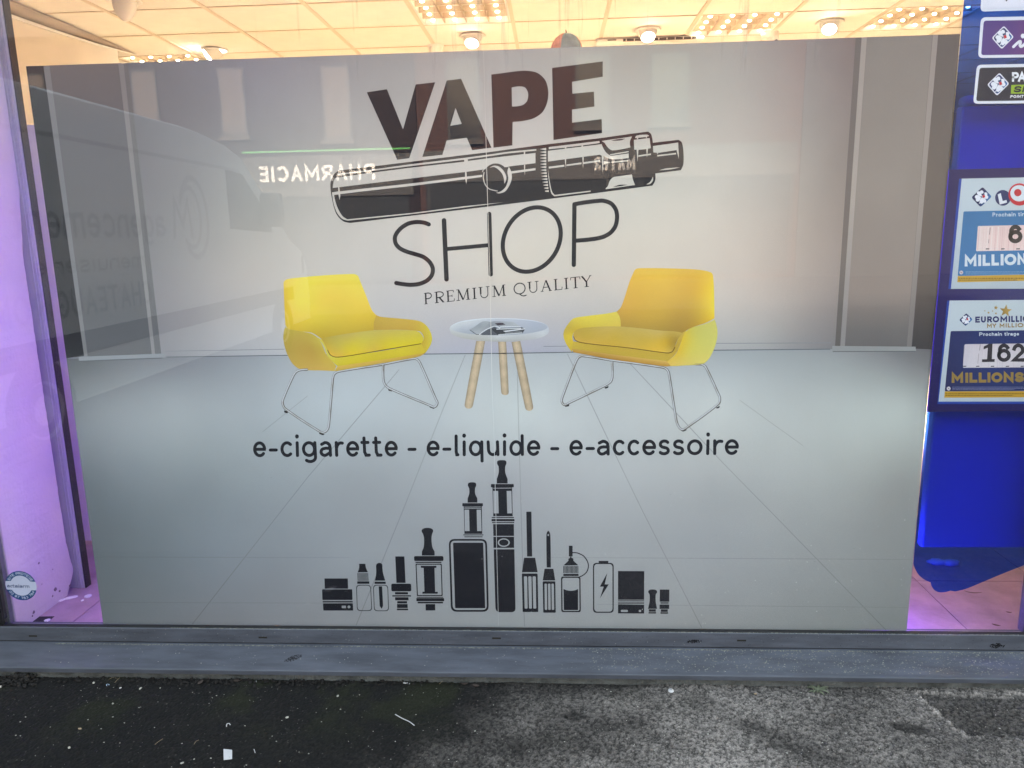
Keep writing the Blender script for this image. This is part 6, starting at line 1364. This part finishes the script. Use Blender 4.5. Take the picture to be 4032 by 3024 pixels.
def far_building(x0, x1, h, m, lab, wins, cat='building', depth=9.0):
    r = empty('street_building', ((x0+x1)/2, YB, 0), lab, cat)
    box('wall', (x0, YB-depth, -0.19), (x1, YB, h), m, r)
    V = [(x0-.1, YB+.35, h), (x1+.1, YB+.35, h), (x1+.1, YB-depth/2, h+2.6), (x0-.1, YB-depth/2, h+2.6), (x0-.1, YB-depth-.3, h), (x1+.1, YB-depth-.3, h)]
    mesh('roof', V, [(0, 1, 2, 3), (3, 2, 5, 4), (0, 3, 4), (1, 5, 2), (0, 4, 5, 1)], M['roofm'], r)
    for (a_, b_, c_, d_, pane) in wins:
        w = box('window', (a_-.06, YB-.02, c_-.06), (b_+.06, YB+.035, d_+.06), M['wframe'], r)
        o = box('pane', (a_, YB+.036, c_), (b_, YB+.041, d_), pane, None, origin=(0, 0, 0)); o.parent = w; o.location = -base(r)
        box('window_sill', (a_-.14, YB+.002, c_-.19), (b_+.14, YB+.14, c_-.065), M['stone'], r)
    return r
xs_ = wpt(1640, 500)[0]
def wr_(pts, pane): 
    (a_, d_), (b_, c_) = wpt(*pts[0]), wpt(*pts[1]); return (a_, b_, c_, d_, pane)
K1 = SK
brick_w = [wr_(((855*K1, 470*K1), (1040*K1, 880*K1)), M['shade']), wr_(((1420*K1, 458*K1), (1600*K1, 865*K1)), M['shade']), wr_(((2090*K1, 445*K1), (1344+62*K1, 890*K1)), M['shade'])]
a_ = brick_w[0]; brick_w.append((a_[0]-3.3, a_[1]-3.3, a_[2], a_[3], M['shade'])); brick_w.append((a_[0]-6.6, a_[1]-6.6, a_[2], a_[3], M['shade']))
far_building(-34, xs_, 7.05, M['brick'], 'brown brick house with the pharmacy, mirrored in the left of the pane', brick_w)
sal_w = [wr_(((1344+690*K1, 400*K1), (1344+890*K1, 890*K1)), M['pane_dark']), wr_(((1344+1530*K1, 372*K1), (1344+1720*K1, 800*K1)), M['pane_dark']), wr_(((1344+2025*K1, 365*K1), (2688+20*K1, 780*K1)), M['pane_dark'])]
sal_w[2] = (sal_w[2][0], min(sal_w[2][1], 6.6), sal_w[2][2], sal_w[2][3], M['pane_dark'])
far_building(xs_+.02, 6.9, 7.5, M['salmon'], 'salmon rendered house mirrored in the right of the pane', sal_w)
def signtext(name, txt, x_right_mirror, x_left_mirror, zb, h, w, y, label, mate, extra=None):
    """reads correctly from the street side; in the pane it shows mirrored"""
    r = empty(name, ((x_right_mirror+x_left_mirror)/2, y, zb), label, 'sign')
    return r
# pharmacy fascia and letters
zt = wpt(600*1.8228, 343*1.8228)[1]; zb_ = wpt(600*1.8228, 420*1.8228)[1]
ph = empty('pharmacy_sign', (-7.5, YB+.1, 3.0), 'grey pharmacy shopfront sign with white letters and a lit green tube', 'sign')
box('fascia', (-14.0, YB+.002, zb_-.1), (xs_-.15, YB+.12, zt+.05), M['fascia'], ph)
(xl_, zl_), (xr_, zr_) = wpt(565*1.8228, 396*1.8228), wpt(800*1.8228, 360*1.8228)
# mirrored in the pane the word runs right to left, so from the street it starts at the larger x
s_ = Sheet(frame=((xr_+0.15, YB+.124, zl_+.02), (-1, 0, 0), (0, 0, 1), (0, 1, 0))); wtot = xr_+.15-xl_
letters(s_, 'PHARMACIE', spread('PHARMACIE', 0.0, wtot, .22), (0, 0), (wtot, 0), .44, .085, (250, 250, 246), 0.002); s_.make('letter', M['stick'], ph, 1.1)
(xg0, zg0), (xg1, _z) = wpt(528*1.8228, 331*1.8228), wpt(888*1.8228, 331*1.8228)
bm = bmesh.new(); add_cyl(bm, (xg0, YB+.16, zg0), (xg1, YB+.16, zg0), .022, .022, 8); bm_obj('green_tube', bm, M['neon'], ph)
sf = empty('shopfront', (-8, YB, 0), 'dark glazed pharmacy shopfront mirrored below the sign', 'shopfront'); box('glazing', (-13.5, YB+.004, .1), (xs_-.3, YB+.05, zb_-.12), M['shopg'], sf)
for x in np.arange(-13.4, xs_-.4, 1.9): box('mullion', (x-.04, YB+.051, .1), (x+.04, YB+.09, zb_-.13), M['wframe'], sf)
ms = empty('equipment_sign', (1.8, YB+.1, 3.1), 'grey shop sign reading MATER, faintly mirrored in the pen drawing', 'sign')
(xm0, zm0), (xm1, _z) = wpt(1283*1.8228, 367*1.8228), wpt(1372*1.8228, 360*1.8228)
box('board', (xs_+.15, YB+.004, zm0-.25), (6.8, YB+.08, zm0+.62), M['fascia'], ms)
s_ = Sheet(frame=((xm1, YB+.083, zm0-.02), (-1, 0, 0), (0, 0, 1), (0, 1, 0))); letters(s_, 'MATER', spread('MATER', 0, xm1-xm0, .2), (0, 0), (xm1-xm0, 0), .36, .075, (200, 200, 200), 0.002); s_.make('letter', M['stick'], ms)
eq = empty('shopfront', (2, YB, 0), 'dark glazed equipment shopfront under the MATER sign', 'shopfront'); box('glazing', (xs_+.2, YB+.004, .1), (6.75, YB+.05, zm0-.26), M['shopg'], eq)
for x in np.arange(xs_+.3, 6.7, 1.7): box('mullion', (x-.04, YB+.051, .1), (x+.04, YB+.09, zm0-.27), M['wframe'], eq)
M['slate'] = mat('blue_grey_cladding', (0.045, 0.050, 0.058), 0.8, noise=0.2, nscale=1.5)
far_building(6.92, 34, 6.9, M['slate'], 'blue grey house set at the far right of the mirrored street', [(15.0, 16.0, 4.1, 5.5, M['pane_dark']), (18.4, 19.4, 4.1, 5.5, M['pane_dark'])])
# parked white van, square on to the shop, nose towards the street
van = empty('parked_van', (-4.35, -5.0, -0.03), 'white panel van parked square to the shop, mirrored in the left of the pane', 'van')
M['van'] = mat('white_van_paint', (0.78, 0.79, 0.80), 0.3, noise=0.02); M['tyre'] = mat('tyre_rubber', (0.02, 0.02, 0.022), 0.8); M['vglass'] = mat('van_glass', (0.03, 0.035, 0.04), 0.08); M['vtext'] = mat('grey_van_lettering', (0.48, 0.49, 0.50), 0.5)
prof = [(-1.15, .30), (-1.15, 2.36), (-1.25, 2.44), (-5.0, 2.455), (-5.6, 2.40), (-6.02, 2.30), (-6.95, 1.62), (-7.35, 1.36), (-7.75, 1.22), (-7.92, 1.02), (-7.98, .62), (-7.95, .30)]
V, F = [], []
XA, XB_ = -5.36, -3.35
n = len(prof)
for x, k_ in ((XA, 0), (XA+.16, 1), (XB_-.16, 1), (XB_, 0)):
    for (y, z) in prof: V.append((x, y, z if z > 1.0 and k_ else (z-.06*(z > 2.2) if not k_ else z)))
for s0 in range(3):
    for i in range(n): j = (i+1) % n; F.append((s0*n+i, (s0+1)*n+i, (s0+1)*n+j, s0*n+j))
F.append(tuple(range(n))); F.append(tuple(reversed(range(3*n, 4*n))))
mesh('body', V, F, M['van'], van)
box('body_seam', (XB_-.002, -5.9, 2.095), (XB_+.006, -1.2, 2.125), M['vtext'], van); box('rub_strip', (XB_-.002, -7.3, .62), (XB_+.012, -1.3, .78), M['tyre'], van)
mesh('side_window', [(XB_+.004, -5.55, 1.50), (XB_+.004, -5.55, 2.10), (XB_+.004, -5.98, 2.08), (XB_+.004, -6.70, 1.62), (XB_+.004, -6.75, 1.46)], [(0, 1, 2, 3, 4)], M['vglass'], van)
mesh('windscreen', [(XA+.2, -6.12, 2.24), (XB_-.2, -6.12, 2.24), (XB_-.14, -6.90, 1.67), (XA+.14, -6.90, 1.67)], [(0, 1, 2, 3)], M['vglass'], van)
box('mirror', (XB_+.02, -6.50, 1.52), (XB_+.26, -6.36, 1.90), M['tyre'], van, .03)
for y in (-2.35, -6.85):
    for x in (XB_-.10, XA+.10):
        s__ = 1 if x > -4 else -1; w = lathe('wheel', [(.10, .115), (.18, .10), (.20, .12), (.33, .12), (.35, .09), (.35, -.09), (.33, -.12), (.10, -.10)], (x, y, .325), (s__, 0, 0), M['tyre'], van)
        c2 = lathe('rim', [(.0005, .09), (.08, .105), (.17, .095), (.195, .118)], (x, y, .325), (s__, 0, 0), M['white'], None, 20, (0, 0, 0)); c2.parent = w; c2.location = -base(van)
box('headlight', (XB_-.30, -7.83, .92), (XB_+.004, -7.72, 1.16), M['vglass'], van, .02)
fr_ = ((XB_+.004, -5.05, 1.55), (0, 1, 0), (0, 0, 1), (1, 0, 0))
s_ = Sheet(frame=fr_); GV = (186, 188, 190)
s_.stroke([(.28+.27*math.cos(t), -.05-.36*math.sin(t)) for t in np.linspace(.5, 5.4, 24)], .055, GV, .001); s_.stroke([(.36+.20*math.cos(t), -.05-.27*math.sin(t)) for t in np.linspace(.5, 5.4, 24)], .045, GV, .0012)
s_.stroke([(.36, .12), (.40, -.20), (.52, .02), (.64, -.20), (.70, .12)], .05, GV, .0014); s_.make('emblem', M['stick'], van)
s_ = Sheet(frame=fr_); letters(s_, 'agencement', spread('agencement', .85, 2.75, .22), (.85, .12), (2.75, .12), .18, .035, GV, .001)
letters(s_, 'menuiserie', spread('menuiserie', 1.25, 2.6, .22), (1.25, .36), (2.6, .36), .09, .018, GV, .001)
letters(s_, 'CHATEAUGIRON', spread('CHATEAUGIRON', 1.2, 3.0, .22), (1.2, .66), (3.0, .66), .19, .03, GV, .001); s_.make('lettering', M['stick'], van)
